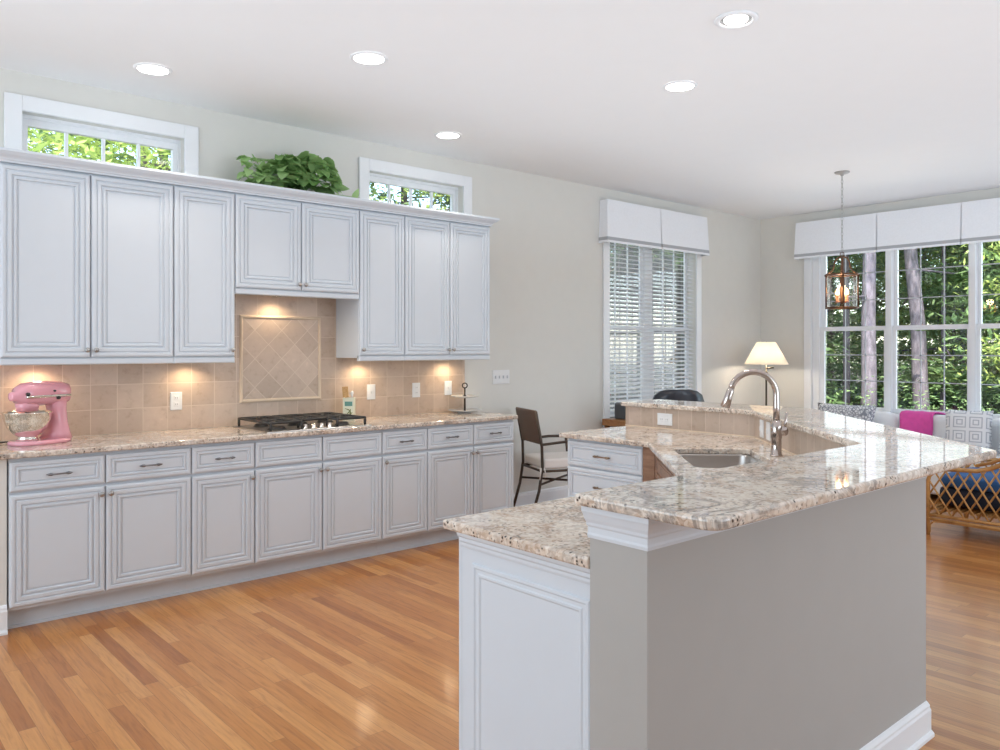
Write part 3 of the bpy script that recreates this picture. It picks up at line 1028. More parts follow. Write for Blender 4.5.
# under cabinet puck lights
pucks = [(1.03, 1.376, 'puck light under the upper cabinet above the stand mixer'), (1.90, 1.376, 'puck light under the single upper cabinet left of the cooktop'),
         (2.50, 1.819, 'puck light under the short upper cabinet over the cooktop'), (3.21, 1.376, 'puck light under the single upper cabinet right of the cooktop'),
         (4.03, 1.376, 'puck light under the right end upper cabinet')]
for y, z, lab in pucks:
    r = root('puck_light', (0.10, y, z), lab, 'light', 'under-cabinet lights')
    MB().lathe([(0, -0.0005), (0.036, -0.0005), (0.036, -0.012), (0.028, -0.014), (0.028, -0.010)], (0.10, y, z), 20).build('housing', M['nickel'], r)
    MB().lathe([(0.027, -0.0105), (0, -0.0125)], (0.10, y, z), 20).build('lens', M['puck_lens'], r)
    light('puck_lamp', 'SPOT', (0.10, y, z - 0.022), (0, R(-10), 0), 3.0, (1.0, 0.78, 0.50), spot_size=R(165), spot_blend=0.6, shadow_soft_size=0.03)

# ------------------------------------------------------------------ cooktop
ck = root('gas_cooktop', (0.35, 2.57, 0.9152), 'stainless gas cooktop with black grates set in the wall counter', 'cooktop')
MB().panel((0.085, 2.19, 0.9155), (1, 0, 0), (0, 1, 0), (0, 0, 1), 0.53, 0.76, [(0, 0), (0, 0.004), (0.004, 0.007), (0.022, 0.008), (0.03, 0.004)]).build('steel_pan', M['steel'], ck)
for (cx, cy, r) in ((0.22, 2.33, 0.042), (0.46, 2.33, 0.05), (0.28, 2.57, 0.06), (0.22, 2.81, 0.05), (0.46, 2.81, 0.042)):
    MB().lathe([(0, 0.02), (r * 0.8, 0.02), (r, 0.014), (r * 1.05, 0.006), (r * 1.25, 0.0)], (cx, cy, 0.920), 20).build('burner', M['iron'], ck)
for gy0, gy1 in ((2.215, 2.45), (2.454, 2.686), (2.69, 2.925)):
    mb = MB()
    zt = 0.972
    x0, x1 = 0.105, 0.585 if gy0 != 2.454 else 0.49
    r = 0.0085
    cy = (gy0 + gy1) / 2
    mb.tube([(x0, gy0 + .01, zt), (x1, gy0 + .01, zt), (x1, gy1 - .01, zt), (x0, gy1 - .01, zt)], r, 8, closed=True)
    for (px, py) in ((x0, gy0 + .01), (x1, gy0 + .01), (x1, gy1 - .01), (x0, gy1 - .01)):
        mb.tube([(px, py, zt), (px, py, 0.921)], r * 1.05, 8)
    mb.tube([(x0, cy, zt), (x1, cy, zt)], r, 8)
    mb.tube([((x0 + x1) / 2, gy0 + .01, zt), ((x0 + x1) / 2, gy1 - .01, zt)], r, 8)
    for bx in ((x0 * 3 + x1) / 4, (x0 + x1 * 3) / 4):
        for s in (-1, 1):
            mb.tube([(bx, cy + s * 0.035, zt + 0.006), (bx, cy + s * (gy1 - gy0 - 0.02) / 2, zt)], r * 0.9, 8)
            mb.tube([(bx + s * 0.10, cy - 0.10, zt), (bx + s * 0.03, cy - 0.03, zt + 0.006)], r * 0.8, 8)
            mb.tube([(bx + s * 0.10, cy + 0.10, zt), (bx + s * 0.03, cy + 0.03, zt + 0.006)], r * 0.8, 8)
    mb.build('grate', M['iron'], ck)
for i in range(4):
    y = 2.48 + 0.06 * i
    x = 0.555
    MB().lathe([(0, 0), (0.021, 0), (0.021, 0.006), (0.016, 0.008), (0.015, 0.028), (0.012, 0.031), (0, 0.031)], (x, y, 0.9195), 16).build('knob', M['bowl_steel'], ck)

# ------------------------------------------------------------------ stand mixer (head points to the left, along -y)
mx0 = (0.25, 1.018, 0.9155)
mr = root('stand_mixer', mx0, 'pink stand mixer with steel bowl on the wall counter at far left', 'mixer')


def loft(mb, sections, seg=24, caps=True, mi=0):
    rings = []
    for pts in sections:
        rings.append([mb.bm.verts.new(p) for p in pts])
    for A, B in zip(rings, rings[1:]):
        n = len(A)
        for k in range(n):
            f = mb.bm.faces.new((A[k], A[(k + 1) % n], B[(k + 1) % n], B[k])); f.smooth = True; f.material_index = mi
    if caps:
        mb.bm.faces.new(list(reversed(rings[0]))).material_index = mi
        mb.bm.faces.new(rings[-1]).material_index = mi
    return mb


def sup(c, rx, rz, plane, n=24, e=0.75):
    """superellipse ring; plane 'xz' (loft along y) or 'xy' (loft along z)"""
    out = []
    for k in range(n):
        a = 2 * math.pi * k / n
        ca, sa = math.cos(a), math.sin(a)
        p = math.copysign(abs(ca) ** e, ca) * rx
        q = math.copysign(abs(sa) ** e, sa) * rz
        out.append((c[0] + p, c[1], c[2] + q) if plane == 'xz' else (c[0] + p, c[1] + q, c[2]))
    return out


bx, by, bz = mx0
mb = MB()
loft(mb, [sup((bx, by - 0.01, bz), 0.105, 0.165, 'xy', e=0.8), sup((bx, by - 0.01, bz + 0.012), 0.108, 0.168, 'xy', e=0.8), sup((bx, by - 0.01, bz + 0.024), 0.098, 0.158, 'xy', e=0.8)])
loft(mb, [sup((bx, by + 0.085, bz + 0.020), 0.085, 0.075, 'xy'), sup((bx, by + 0.090, bz + 0.06), 0.068, 0.058, 'xy'), sup((bx, by + 0.092, bz + 0.12), 0.055, 0.046, 'xy'), sup((bx, by + 0.088, bz + 0.19), 0.050, 0.046, 'xy'), sup((bx, by + 0.085, bz + 0.235), 0.052, 0.055, 'xy')])
mb.build('base', M['pink'], mr)
mb = MB()
hz = bz + 0.268
loft(mb, [sup((bx, by - 0.182, hz + 0.000), 0.012, 0.012, 'xz'), sup((bx, by - 0.178, hz), 0.024, 0.024, 'xz'), sup((bx, by - 0.155, hz), 0.027, 0.026, 'xz'), sup((bx, by - 0.145, hz + 0.004), 0.047, 0.045, 'xz'), sup((bx, by - 0.11, hz + 0.007), 0.060, 0.064, 'xz'), sup((bx, by - 0.05, hz + 0.010), 0.066, 0.070, 'xz'),
          sup((bx, by + 0.03, hz + 0.012), 0.064, 0.066, 'xz'), sup((bx, by + 0.10, hz + 0.010), 0.062, 0.064, 'xz'), sup((bx, by + 0.140, hz + 0.008), 0.055, 0.056, 'xz'), sup((bx, by + 0.152, hz + 0.006), 0.040, 0.042, 'xz')])
loft(mb, [sup((bx, by - 0.085, hz - 0.085), 0.044, 0.052, 'xy'), sup((bx, by - 0.085, hz - 0.030), 0.050, 0.060, 'xy')])
hd = mb.build('motor_head', M['pink'], mr)
MB().box((bx - 0.066, by - 0.13, hz - 0.012), (bx + 0.069, by + 0.135, hz + 0.004), 0.005).build('trim_band', M['bowl_steel'], hd)
for (yy, zz, rr) in ((-0.125, 0.012, 0.010), (0.03, 0.024, 0.006), (0.055, -0.016, 0.010)):
    m = Matrix.Translation((bx + 0.058, by + yy, hz + zz)) @ Matrix.Rotation(R(90), 4, 'Y')
    MB().lathe([(0, 0), (rr, 0), (rr, 0.012), (rr * 0.7, 0.017), (0, 0.018)], M=m, seg=14).build('control_knob', M['black'], hd)
mb = MB()
cz = bz + 0.024
by2 = by - 0.085
mb.lathe([(0, 0.0), (0.055, 0.0), (0.050, 0.014), (0.045, 0.020), (0.068, 0.035), (0.099, 0.070), (0.114, 0.110), (0.121, 0.150), (0.125, 0.152), (0.125, 0.156), (0.118, 0.154), (0.110, 0.110), (0.092, 0.072), (0.05, 0.035), (0, 0.028)], (bx, by2, cz), 36)
bw = mb.build('mixing_bowl', M['bowl_steel'], mr)
MB().tube([(bx - 0.105, by2, cz + 0.145), (bx - 0.15, by2, cz + 0.135), (bx - 0.145, by2, cz + 0.075), (bx - 0.085, by2, cz + 0.06)], 0.006, 8).build('bowl_handle', M['bowl_steel'], bw)
MB().tube([(bx, by2, hz - 0.09), (bx, by2, cz + 0.10)], 0.012, 10).tube([(bx, by2 - 0.05, cz + 0.11), (bx, by2 - 0.03, cz + 0.055), (bx, by2 + 0.03, cz + 0.055), (bx, by2 + 0.05, cz + 0.11), (bx, by2, cz + 0.14)], 0.007, 8, closed=True).build('beater', M['steel'], mr)
MB().tube([(bx - 0.05, by + 0.13, bz + 0.02), (bx - 0.12, by + 0.10, bz + 0.006), (bx - 0.16, by - 0.10, bz + 0.006), (bx - 0.14, by - 0.30, bz + 0.006), (bx - 0.2, by - 0.38, bz + 0.006)], 0.004, 8).build('power_cord', M['black'], mr)
mr.rotation_euler = (0, 0, R(24))

# ------------------------------------------------------------------ utensil holder, tiered stand
ur = root('utensil_holder', (0.13, 3.06, 0.9155), 'small pale box with olive sprig print behind the cooktop right corner', 'utensil holder')
mm = Matrix.Translation((0.13, 3.06, 0.9155)) @ Matrix.Rotation(R(-40), 4, 'Z')
mb = MB()
for a, b in (((-0.04, -0.04, 0), (0.04, -0.036, 0.165)), ((-0.04, 0.036, 0), (0.04, 0.04, 0.165)), ((-0.04, -0.036, 0), (-0.036, 0.036, 0.165)), ((0.036, -0.036, 0), (0.04, 0.036, 0.165)), ((-0.036, -0.036, 0), (0.036, 0.036, 0.005))):
    mb.box(a, b, M=mm)
mb.build('box', M['bag'], ur)
mb = MB()
mb.box((0.0402, -0.026, 0.105), (0.041, 0.03, 0.138), M=mm)
mb.build('label_band', M['bluegreen'], ur)
mb = MB()
for p in ([(0.0405, 0.02, 0.085), (0.0405, 0.005, 0.06), (0.0405, -0.022, 0.035)], [(0.0405, -0.025, 0.088), (0.0405, 0.0, 0.078), (0.0405, 0.02, 0.07)], [(0.0405, 0.012, 0.075), (0.0405, 0.018, 0.055), (0.0405, 0.01, 0.028)], [(0.0405, 0.0, 0.055), (0.0405, 0.022, 0.05), (0.0405, 0.03, 0.06)]):
    mb.tube(p, [0.0012, 0.0042, 0.0012], 6, M=mm)
mb.build('sprig_print', M['olive'], ur)
mb = MB()
mm2 = mm @ Matrix.Translation((-0.005, -0.015, 0.012)) @ Matrix.Rotation(R(4), 4, 'X')
mb.tube([(0, 0, 0), (0, 0, 0.17)], 0.005, 8, M=mm2)
mb.box((-0.004, -0.022, 0.155), (0.004, 0.022, 0.235), 0.003, M=mm2)
o = mb.build('wooden_spatula', M['spoon'])
tag(o, 'wooden spatula standing in the small olive print box', 'spatula')
mb = MB()
mm3 = mm @ Matrix.Translation((0.012, 0.014, 0.012)) @ Matrix.Rotation(R(-3), 4, 'X')
mb.tube([(0, 0, 0), (0, 0, 0.16), (0, 0, 0.19), (0, 0, 0.205)], [0.004, 0.004, 0.014, 0.004], 10, M=mm3)
tag(mb.build('pale_spoon', M['marble']), 'pale spoon leaning beside the wooden spatula in the box', 'spoon')

ts = root('tiered_stand', (0.18, 4.12, 0.9155), 'two tier plate stand with ring handle at the right counter end', 'stand')
c = (0.18, 4.12, 0.9155)
MB().lathe([(0, 0.0), (0.06, 0.0), (0.055, 0.008), (0.10, 0.012), (0.140, 0.022), (0.142, 0.026), (0.10, 0.019), (0, 0.016)], c, 36).build('lower_plate', M['marble'], ts)
MB().lathe([(0, 0.125), (0.05, 0.122), (0.09, 0.128), (0.118, 0.138), (0.120, 0.142), (0.08, 0.134), (0, 0.130)], c, 36).build('upper_plate', M['marble'], ts)
MB().lathe([(0.0, 0.014), (0.009, 0.014), (0.008, 0.12), (0.012, 0.124), (0.012, 0.14), (0.006, 0.15), (0.006, 0.205), (0, 0.206)], c, 12).build('stem', M['chair_metal'], ts)
ang = math.atan2(4.12, 0.18 - 5.31) + math.pi / 2
MB().tube([(c[0] + 0.020 * math.cos(t) * math.cos(ang), c[1] + 0.020 * math.cos(t) * math.sin(ang), c[2] + 0.224 + 0.020 * math.sin(t)) for t in [2 * math.pi * k / 20 for k in range(20)]], 0.005, 8, closed=True).build('ring_handle', M['chair_metal'], ts)

# ------------------------------------------------------------------ plant on the cabinets
pl = root('potted_plant', (0.17, 2.62, 2.4455), 'leafy green trailing plant on top of the short upper cabinet', 'plant')
MB().lathe([(0, 0), (0.11, 0), (0.125, 0.02), (0.13, 0.055), (0.135, 0.062), (0.12, 0.062), (0.115, 0.05), (0, 0.05)], (0.17, 2.66, 2.4455), 24).build('basket', M['pot'], pl)


def leaf(mb, p, d, up, L, W):
    """heart-shaped, folded and drooping leaf"""
    d = Vector(d).normalized()
    s = d.cross(Vector(up))
    if s.length < 1e-3: s = d.orthogonal()
    s.normalize()
    n = s.cross(d).normalized()
    p = Vector(p)
    prof = [(0.0, 0.0, 0.0), (-0.06, 0.36, 0.04), (0.15, 0.50, 0.07), (0.45, 0.42, 0.06), (0.75, 0.22, 0.0)]
    c = [mb.bm.verts.new(p + d * (a * L) - n * (0.25 * L * max(a, 0) ** 2)) for a in (0.0, 0.15, 0.45, 0.75, 1.0)]
    for sg in (-1, 1):
        e = [mb.bm.verts.new(p + d * (a * L) + s * (sg * w * W) + n * (h * L) - n * (0.25 * L * max(a, 0) ** 2)) for a, w, h in prof[1:]]
        for q in ((c[0], e[0], e[1], c[1]), (c[1], e[1], e[2], c[2]), (c[2], e[2], e[3], c[3]), (c[3], e[3], c[4])):
            f = mb.bm.faces.new(q); f.smooth = True


rnd = random.Random(3)
mb = MB(); st = MB()


def clump(cx, cy, cz, rx, ry, rz, n, size):
    for _ in range(n):
        a = rnd.uniform(0, 2 * math.pi); b = rnd.uniform(-0.1, 1.0)
        rr = math.sqrt(max(0, 1 - b * b)) if b < 1 else 0
        k = rnd.uniform(0.65, 1.0)
        p = Vector((max(0.045, cx + rx * rr * math.cos(a) * k), cy + ry * rr * math.sin(a) * k, cz + rz * b * k))
        if p.z < 2.52: p.z = 2.52 + rnd.uniform(0, 0.02)
        d = Vector((rr * math.cos(a) + rnd.uniform(-.5, .5), rr * math.sin(a) + rnd.uniform(-.5, .5), rnd.uniform(-0.7, 0.25)))
        L = size * rnd.uniform(0.75, 1.3)
        if p.x + d.normalized().x * L < 0.03: d.x = abs(d.x)
        leaf(mb, p, d, (rnd.uniform(-.4, .6), rnd.uniform(-.4, .4), 1), L, L * 0.95)
        if rnd.random() < 0.3:
            st.tube([(0.17, 2.66, 2.54), ((0.17 + p.x) / 2, (2.66 + p.y) / 2, max(2.56, p.z + 0.02)), p], 0.003, 5)


clump(0.19, 2.75, 2.60, 0.13, 0.16, 0.24, 130, 0.085)
clump(0.19, 2.50, 2.60, 0.12, 0.12, 0.22, 80, 0.085)
clump(0.20, 2.36, 2.56, 0.08, 0.10, 0.09, 30, 0.075)
clump(0.21, 2.26, 2.57, 0.05, 0.05, 0.20, 24, 0.07)
leaf(mb, (0.33, 2.98, 2.53), (0.2, 0.5, 0.8), (1, 0, 0), 0.08, 0.05)
st.tube([(0.17, 2.66, 2.54), (0.26, 2.85, 2.545), (0.33, 2.98, 2.53)], 0.003, 5)
mb.build('foliage', M['leaf'], pl)
st.build('stem', M['leaf'], pl)

# ------------------------------------------------------------------ island
PI_ = [(3.915, 1.472), (3.915, 3.075), (2.74, 4.25), (1.73, 4.25)]      # inner edge of the raised bar
PW = [(3.915, 1.505), (3.915, 3.075), (2.74, 4.25), (1.762, 4.25)]       # extent of the half wall
inn, out = offset(PW, 0.028), offset(PW, 0.210)
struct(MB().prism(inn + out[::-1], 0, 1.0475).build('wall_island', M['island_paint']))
opath = [inn[0]] + out
struct(MB().sweep(opath, base_prof(0.128, 0.016)).build('baseboard_island', M['trim']))
ICR = [(0.0005, 0.966), (0.004, 0.966), (0.005, 0.974), (0.004, 0.980), (0.004, 0.994), (0.0065, 0.999), (0.007, 1.006), (0.010, 1.014), (0.0135, 1.028), (0.0155, 1.033), (0.0155, 1.0470), (0.0005, 1.0470)]
struct(MB().sweep([(inn[0][0], 1.53)] + opath, ICR).build('trim_2', M['cab']))
# raised bar
bo = offset(PI_, 0.42)
poly = PI_ + bo[::-1]
poly = round_poly(poly, {7: 0.055, 0: 0.012, 4: 0.05, 3: 0.012, 2: 0.10})
o = MB().prism(poly, 1.048, 1.078).build('bar_countertop', M['granite'])
tag(o, 'raised angled granite bar top on the island half wall', 'countertop')
bevel_mod(o, 0.009, 3)
# tile between lower counter and bar
ti = root('island_backsplash', (3.0, 3.6, 0.9155), 'narrow beige tile backsplash between island counter and raised bar', 'backsplash')
face = offset([(3.915, 1.532)] + PW[1:], 0.0185)
mb = MB()
u0 = 0.0
for i in range(3):
    p, q = face[i], face[i + 1]
    L = (Vector(q) - Vector(p)).length
    mb.tilequad([(p[0], p[1], 0.9155), (q[0], q[1], 0.9155), (q[0], q[1], 1.0475), (p[0], p[1], 1.0475)], [(u0, 0.05), (u0 + L, 0.05), (u0 + L, 0.182), (u0, 0.182)])
    u0 += L
p, q = face[0], (inn[0][0], 1.532)
mb.tilequad([(p[0], p[1], 0.9155), (q[0], q[1], 0.9155), (q[0], q[1], 1.0475), (p[0], p[1], 1.0475)], [(u0, 0.05), (u0 + .01, 0.05), (u0 + .01, 0.182), (u0, 0.182)])
p, q = face[3], inn[3]
mb.tilequad([(p[0], p[1], 0.9155), (q[0], q[1], 0.9155), (q[0], q[1], 1.0475), (p[0], p[1], 1.0475)], [(u0, 0.05), (u0 + .01, 0.05), (u0 + .01, 0.182), (u0, 0.182)])
mb.build('bar_tile', M['tile_bar'], ti)
# grout bead
mb = MB()
mb.sweep(face, [(-0.006, 0.9155), (-0.001, 0.9155), (-0.001, 0.922), (-0.004, 0.921)])
mb.build('caulk_bead', M['tile_frame'], ti)

# lower island counter with sink cut-out
li = offset([(3.915, 1.497), (3.915, 3.075), (2.74, 4.25), (1.78, 4.25)], 0.0275)
lower = [(3.335, 1.497), (3.335, 2.74), (2.48, 3.595), (1.78, 3.595)] + li[::-1]
s2 = 1 / math.sqrt(2)
ex = Vector((s2, -s2))      # along the diagonal towards the camera
ey = Vector((s2, s2))       # across, away from the room


def dg(a, b):
    """diagonal coordinates: a along (x-y)/sqrt2, b across (x+y)/sqrt2"""
    v = ex * a + ey * b
    return (v.x, v.y)


SA0, SA1, SB0, SB1 = -0.755 * s2, 0.235 * s2, 6.215 * s2, 6.775 * s2


def rrect(a0, a1, b0, b1, r, n=5):
    pts = []
    for cx, cy, s0 in ((a1 - r, b1 - r, 0), (a0 + r, b1 - r, 90), (a0 + r, b0 + r, 180), (a1 - r, b0 + r, 270)):
        for k in range(n + 1):
            t = R(s0 + 90 * k / n)
            pts.append((cx + r * math.cos(t), cy + r * math.sin(t)))
    return pts


hole = [dg(*p) for p in rrect(SA0, SA1, SB0, SB1, 0.055)]
o = MB().prism(lower, 0.885, 0.915, hole=hole).build('island_countertop', M['granite'])
tag(o, 'lower granite island countertop with cut-out for the sink', 'countertop')
bevel_mod(o, 0.006, 2)

sk = root('kitchen_sink', (*dg((SA0 + SA1) / 2, (SB0 + SB1) / 2), 0.70), 'stainless undermount sink in the angled part of the island', 'sink')
mb = MB()
loops = []
for ins, z, r in ((-0.02, 0.8845, 0.07), (-0.002, 0.8845, 0.056), (0.0, 0.876, 0.055), (0.008, 0.72, 0.06), (0.02, 0.705, 0.07), (0.05, 0.70, 0.08)):
    loops.append([mb.bm.verts.new((*dg(*p), z)) for p in rrect(SA0 + ins, SA1 - ins, SB0 + ins, SB1 - ins, r)])
for A, B in zip(loops, loops[1:]):
    for k in range(len(A)):
        f = mb.bm.faces.new((A[k], A[(k + 1) % len(A)], B[(k + 1) % len(A)], B[k])); f.smooth = True
mb.bm.faces.new(loops[-1])
mb.build('basin', M['steel'], sk)
MB().lathe([(0, 0.004), (0.03, 0.004), (0.042, 0.0055), (0.045, 0.001)], (*dg((SA0 + SA1) / 2, (SB0 + SB1) / 2), 0.700), 20).build('drain', M['chrome'], sk)

# faucet
fx, fy = 3.262, 3.612
fr = root('faucet', (fx, fy, 0.9155), 'tall polished gooseneck faucet behind the island sink', 'faucet')
fd = Vector((-s2, -s2, 0))
fz = 0.9155
fo = Vector((fx, fy, 0))
MB().lathe([(0, 0), (0.030, 0), (0.030, 0.006), (0.025, 0.010), (0.0235, 0.085), (0.027, 0.090), (0.027, 0.150), (0.022, 0.158), (0.0175, 0.175), (0, 0.175)], (fx, fy, fz), 24).build('base', M['chrome'], fr)
rad = 0.112
pts = [fo + Vector((0, 0, fz + 0.17)), fo + Vector((0, 0, fz + 0.24)), fo + Vector((0, 0, fz + 0.302))]
for k in range(1, 13):
    t = math.pi * k / 12 * 0.94
    pts.append(fo + fd * (rad * (1 - math.cos(t))) + Vector((0, 0, fz + 0.302 + rad * math.sin(t))))
rr = [0.017, 0.016, 0.0155] + [0.0155] * 12
MB().tube(pts, rr, 16).build('spout', M['chrome'], fr)
e = pts[-1]; dd = (pts[-1] - pts[-2]).normalized()
MB().tube([e - dd * 0.01, e + dd * 0.005, e + dd * 0.03, e + dd * 0.085, e + dd * 0.09], [0.016, 0.019, 0.0195, 0.024, 0.02], 16).build('spray_head', M['chrome'], fr)
hd_ = Vector((s2, -s2, 0)) * -1
hd_ = Vector((0.55, 0.83, 0)).normalized()
m = Matrix.Translation((fx, fy, fz + 0.122)) @ Vector((0, 0, 1)).rotation_difference(hd_).to_matrix().to_4x4()
MB().lathe([(0, 0), (0.024, 0.0), (0.024, 0.045), (0.021, 0.052), (0, 0.053)], M=m, seg=20).tube([Vector((fx, fy, fz + 0.13)) + hd_ * 0.042, Vector((fx, fy, fz + 0.165)) + hd_ * 0.048, Vector((fx, fy, fz + 0.215)) + hd_ * 0.055], [0.008, 0.007, 0.006], 10).build('lever', M['chrome'], fr)

# plates on the island tile
wall_plate('outlet_plate', (2.095, 4.2675, 0.979), (1, 0, 0), (0, -1, 0), 'outlet', 'horizontal white outlet on the far straight run of island tile', w=0.118, h=0.078)
dc = Vector((2.875 + 0.012, 4.121 - 0.012, 0)) 
for k, (a, lab) in enumerate(((-0.90, 'white outlet plate on angled island tile, farther from the faucet'), (-0.76, 'white outlet plate on angled island tile, right behind the faucet'))):
    b = (6.99 * s2 + 0.0185) - 0.0005
    x, y = dg(a, b)
    wall_plate('outlet_plate', (x, y, 0.985), (s2, -s2, 0), (-s2, -s2, 0), 'switch', lab, w=0.070, h=0.100)

# island cabinets
ic = root('island_end_cabinet', (3.65, 2.1, 0), 'white island end cabinet with framed side panel facing the camera', 'cabinet')
MB().prism([(3.385, 1.535), (3.935, 1.535), (3.935, 2.70), (3.385, 2.70)], 0.0, 0.8845).build('carcass', M['cab'], ic)
EP = [(0, 0), (0, 0.002), (0.004, 0.005), (0.012, 0.0055), (0.017, 0.002), (0.026, 0.002), (0.030, 0.0045), (0.036, 0.0045), (0.041, 0.0008)]
mb = MB()
mb.panel((3.437, 1.5348, 0.12), (1, 0, 0), (0, 0, 1), (0, -1, 0), 0.482, 0.675, EP)
mb.build('raised_panel', M['cab'], ic)
MB().sweep([(3.385, 1.5348), (3.935, 1.5348)], [(0, 0.835), (0.006, 0.835), (0.008, 0.842), (0.008, 0.850), (0.013, 0.856), (0.013, 0.866), (0.020, 0.872), (0.022, 0.884), (0, 0.884)]).build('cove_strip', M['cab'], ic)
MB().box((3.37, 1.5348, 0.0), (3.384, 2.70, 0.8845)).build('corner_stile', M['cab'], ic)

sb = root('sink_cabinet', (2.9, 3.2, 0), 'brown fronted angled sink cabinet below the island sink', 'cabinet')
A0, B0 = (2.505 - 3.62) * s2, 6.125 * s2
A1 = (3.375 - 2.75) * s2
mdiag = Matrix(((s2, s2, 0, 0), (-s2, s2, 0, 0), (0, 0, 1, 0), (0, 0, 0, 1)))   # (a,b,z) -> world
MB().box((A0, B0 + 0.0225, 0.10), (A1, B0 + 0.045, 0.8835), M=mdiag).box((A0 + 0.02, B0 + 0.08, 0.0), (A1 - 0.02, B0 + 0.1, 0.10), M=mdiag).box((2.427, 3.621, 0.0), (2.51, 3.64, 0.8835)).build('carcass', M['brown_front'], sb)
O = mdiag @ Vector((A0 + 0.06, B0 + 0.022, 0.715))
MB().panel(O, (s2, -s2, 0), (0, 0, 1), (-s2, -s2, 0), A1 - A0 - 0.12, 0.155, DRAWER).build('false_front', M['brown_front'], sb)
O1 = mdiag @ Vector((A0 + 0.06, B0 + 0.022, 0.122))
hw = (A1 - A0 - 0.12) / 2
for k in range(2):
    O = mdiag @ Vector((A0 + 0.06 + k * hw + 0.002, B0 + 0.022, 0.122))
    d = MB().panel(O, (s2, -s2, 0), (0, 0, 1), (-s2, -s2, 0), hw - 0.004, 0.58, DOOR).build('door', M['brown_front'], sb)
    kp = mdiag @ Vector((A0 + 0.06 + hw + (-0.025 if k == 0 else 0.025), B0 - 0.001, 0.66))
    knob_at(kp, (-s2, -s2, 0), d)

dr = root('drawer_cabinet', (2.13, 3.9, 0), 'white drawer cabinet at the far end of the island', 'cabinet')
MB().box((1.825, 3.642, 0.105), (2.425, 4.25, 0.8845)).build('carcass', M['cab'], dr)
MB().box((1.83, 3.70, 0.0), (2.42, 4.2, 0.1048)).build('toe_kick', M['toe'], dr)
zz = 0.712
for h in (0.155, 0.205, 0.205):
    z0 = {0.155: 0.715}.get(h, None)
for z0, h in ((0.715, 0.155), (0.500, 0.208), (0.122, 0.372)):
    d = MB().panel((1.829, 3.6415, z0), (1, 0, 0), (0, 0, 1), (0, -1, 0), 0.592, h, DRAWER).build('drawer', M['cab'], dr)
    pull_at((2.125, 3.6255, z0 + h / 2), (1, 0, 0), (0, -1, 0), d, 'bronze_pull', 0.11)

# ------------------------------------------------------------------ ceiling lights
cans = [(0.561, 1.52, 'recessed ceiling light above the far left upper cabinets'), (1.528, 2.359, 'recessed ceiling light above the aisle left of the island'),
        (0.556, 3.656, 'recessed ceiling light nearest the second small high window'), (2.38, 4.039, 'flush glowing recessed ceiling light above the island sink'), (3.156, 3.423, 'recessed ceiling light with dark inner ring, nearest the top edge')]
for k, (x, y, lab) in enumerate(cans):
    r = root('recessed_light', (x, y, H), lab, 'light', 'recessed ceiling lights')
    if k < 4:
        MB().lathe([(0.104, -0.0005), (0.104, -0.004), (0.098, -0.008), (0.086, -0.008), (0.082, -0.004)], (x, y, H), 36).build('trim_ring', M['trim'], r)
        MB().lathe([(0.084, -0.005), (0.05, -0.009), (0, -0.010)], (x, y, H), 36).build('lens', M['can_lens'], r)
    else:
        MB().lathe([(0.104, -0.0005), (0.104, -0.006), (0.097, -0.012), (0.080, -0.012), (0.076, -0.003)], (x, y, H), 36).build('trim_ring', M['trim'], r)
        MB().lathe([(0.0775, -0.0008), (0.076, -0.0035), (0.054, -0.002)], (x, y, H), 36).build('inner_ring', M['nickel'], r)
        MB().lathe([(0.058, -0.003), (0.054, -0.009), (0.03, -0.012), (0, -0.013)], (x, y, H), 36).build('lens', M['can_lens'], r)
    light('can_lamp', 'SPOT', (x, y, H - 0.03), (0, 0, 0), 26, (1.0, 0.93, 0.84), spot_size=R(135), spot_blend=0.9, shadow_soft_size=0.08)

# ------------------------------------------------------------------ pendant lantern
px, py = 1.925, 7.114
ln = root('pendant_lantern', (px, py, H), 'bronze lantern with lit candle bulbs hanging on a chain', 'pendant light')
MB().lathe([(0, -0.0005), (0.066, -0.0005), (0.066, -0.006), (0.055, -0.016), (0.02, -0.024), (0.012, -0.036), (0, -0.036)], (px, py, H), 28).build('canopy', M['nickel'], ln)
mb = MB()
z = H - 0.036
k = 0
while z > 2.325:
    ax = Vector((1, 0, 0)) if k % 2 else Vector((0, 1, 0))
    mb.tube([Vector((px, py, z - 0.018)) + ax * (0.008 * math.cos(t)) + Vector((0, 0, 0.021 * math.sin(t))) for t in [2 * math.pi * j / 10 for j in range(10)]], 0.0024, 5, closed=True)
    z -= 0.034
    k += 1
mb.build('chain', M['nickel'], ln)
mb = MB()
zt, zb_, rr_ = 2.115, 1.815, 0.135
for zz in (zt, zb_):
    mb.tube([(px + rr_ * math.cos(t), py + rr_ * math.sin(t), zz) for t in [2 * math.pi * j / 40 for j in range(40)]], 0.0075, 8, closed=True)
for j in range(4):
    t = R(30 + 90 * j)
    cx_, sy_ = math.cos(t), math.sin(t)
    mb.tube([(px + rr_ * cx_, py + rr_ * sy_, zb_ - 0.012), (px + rr_ * cx_, py + rr_ * sy_, zt)], 0.007, 8)
    arc = [(rr_ + 0.012, zt - 0.01), (rr_, zt + 0.005), (0.090, zt + 0.030), (0.068, zt + 0.07), (0.062, zt + 0.115), (0.045, zt + 0.148), (0.02, zt + 0.162), (0.0, zt + 0.166)]
    mb.tube([(px + a * cx_, py + a * sy_, b) for a, b in arc], 0.0065, 8)
    mb.tube([(px, py, zb_ + 0.06), (px + 0.06 * cx_, py + 0.06 * sy_, zb_ + 0.055)], 0.005, 6)
mb.tube([(px + 0.018 * math.cos(t), py, 2.303 + 0.018 * math.sin(t)) for t in [2 * math.pi * j / 16 for j in range(16)]], 0.004, 6, closed=True)
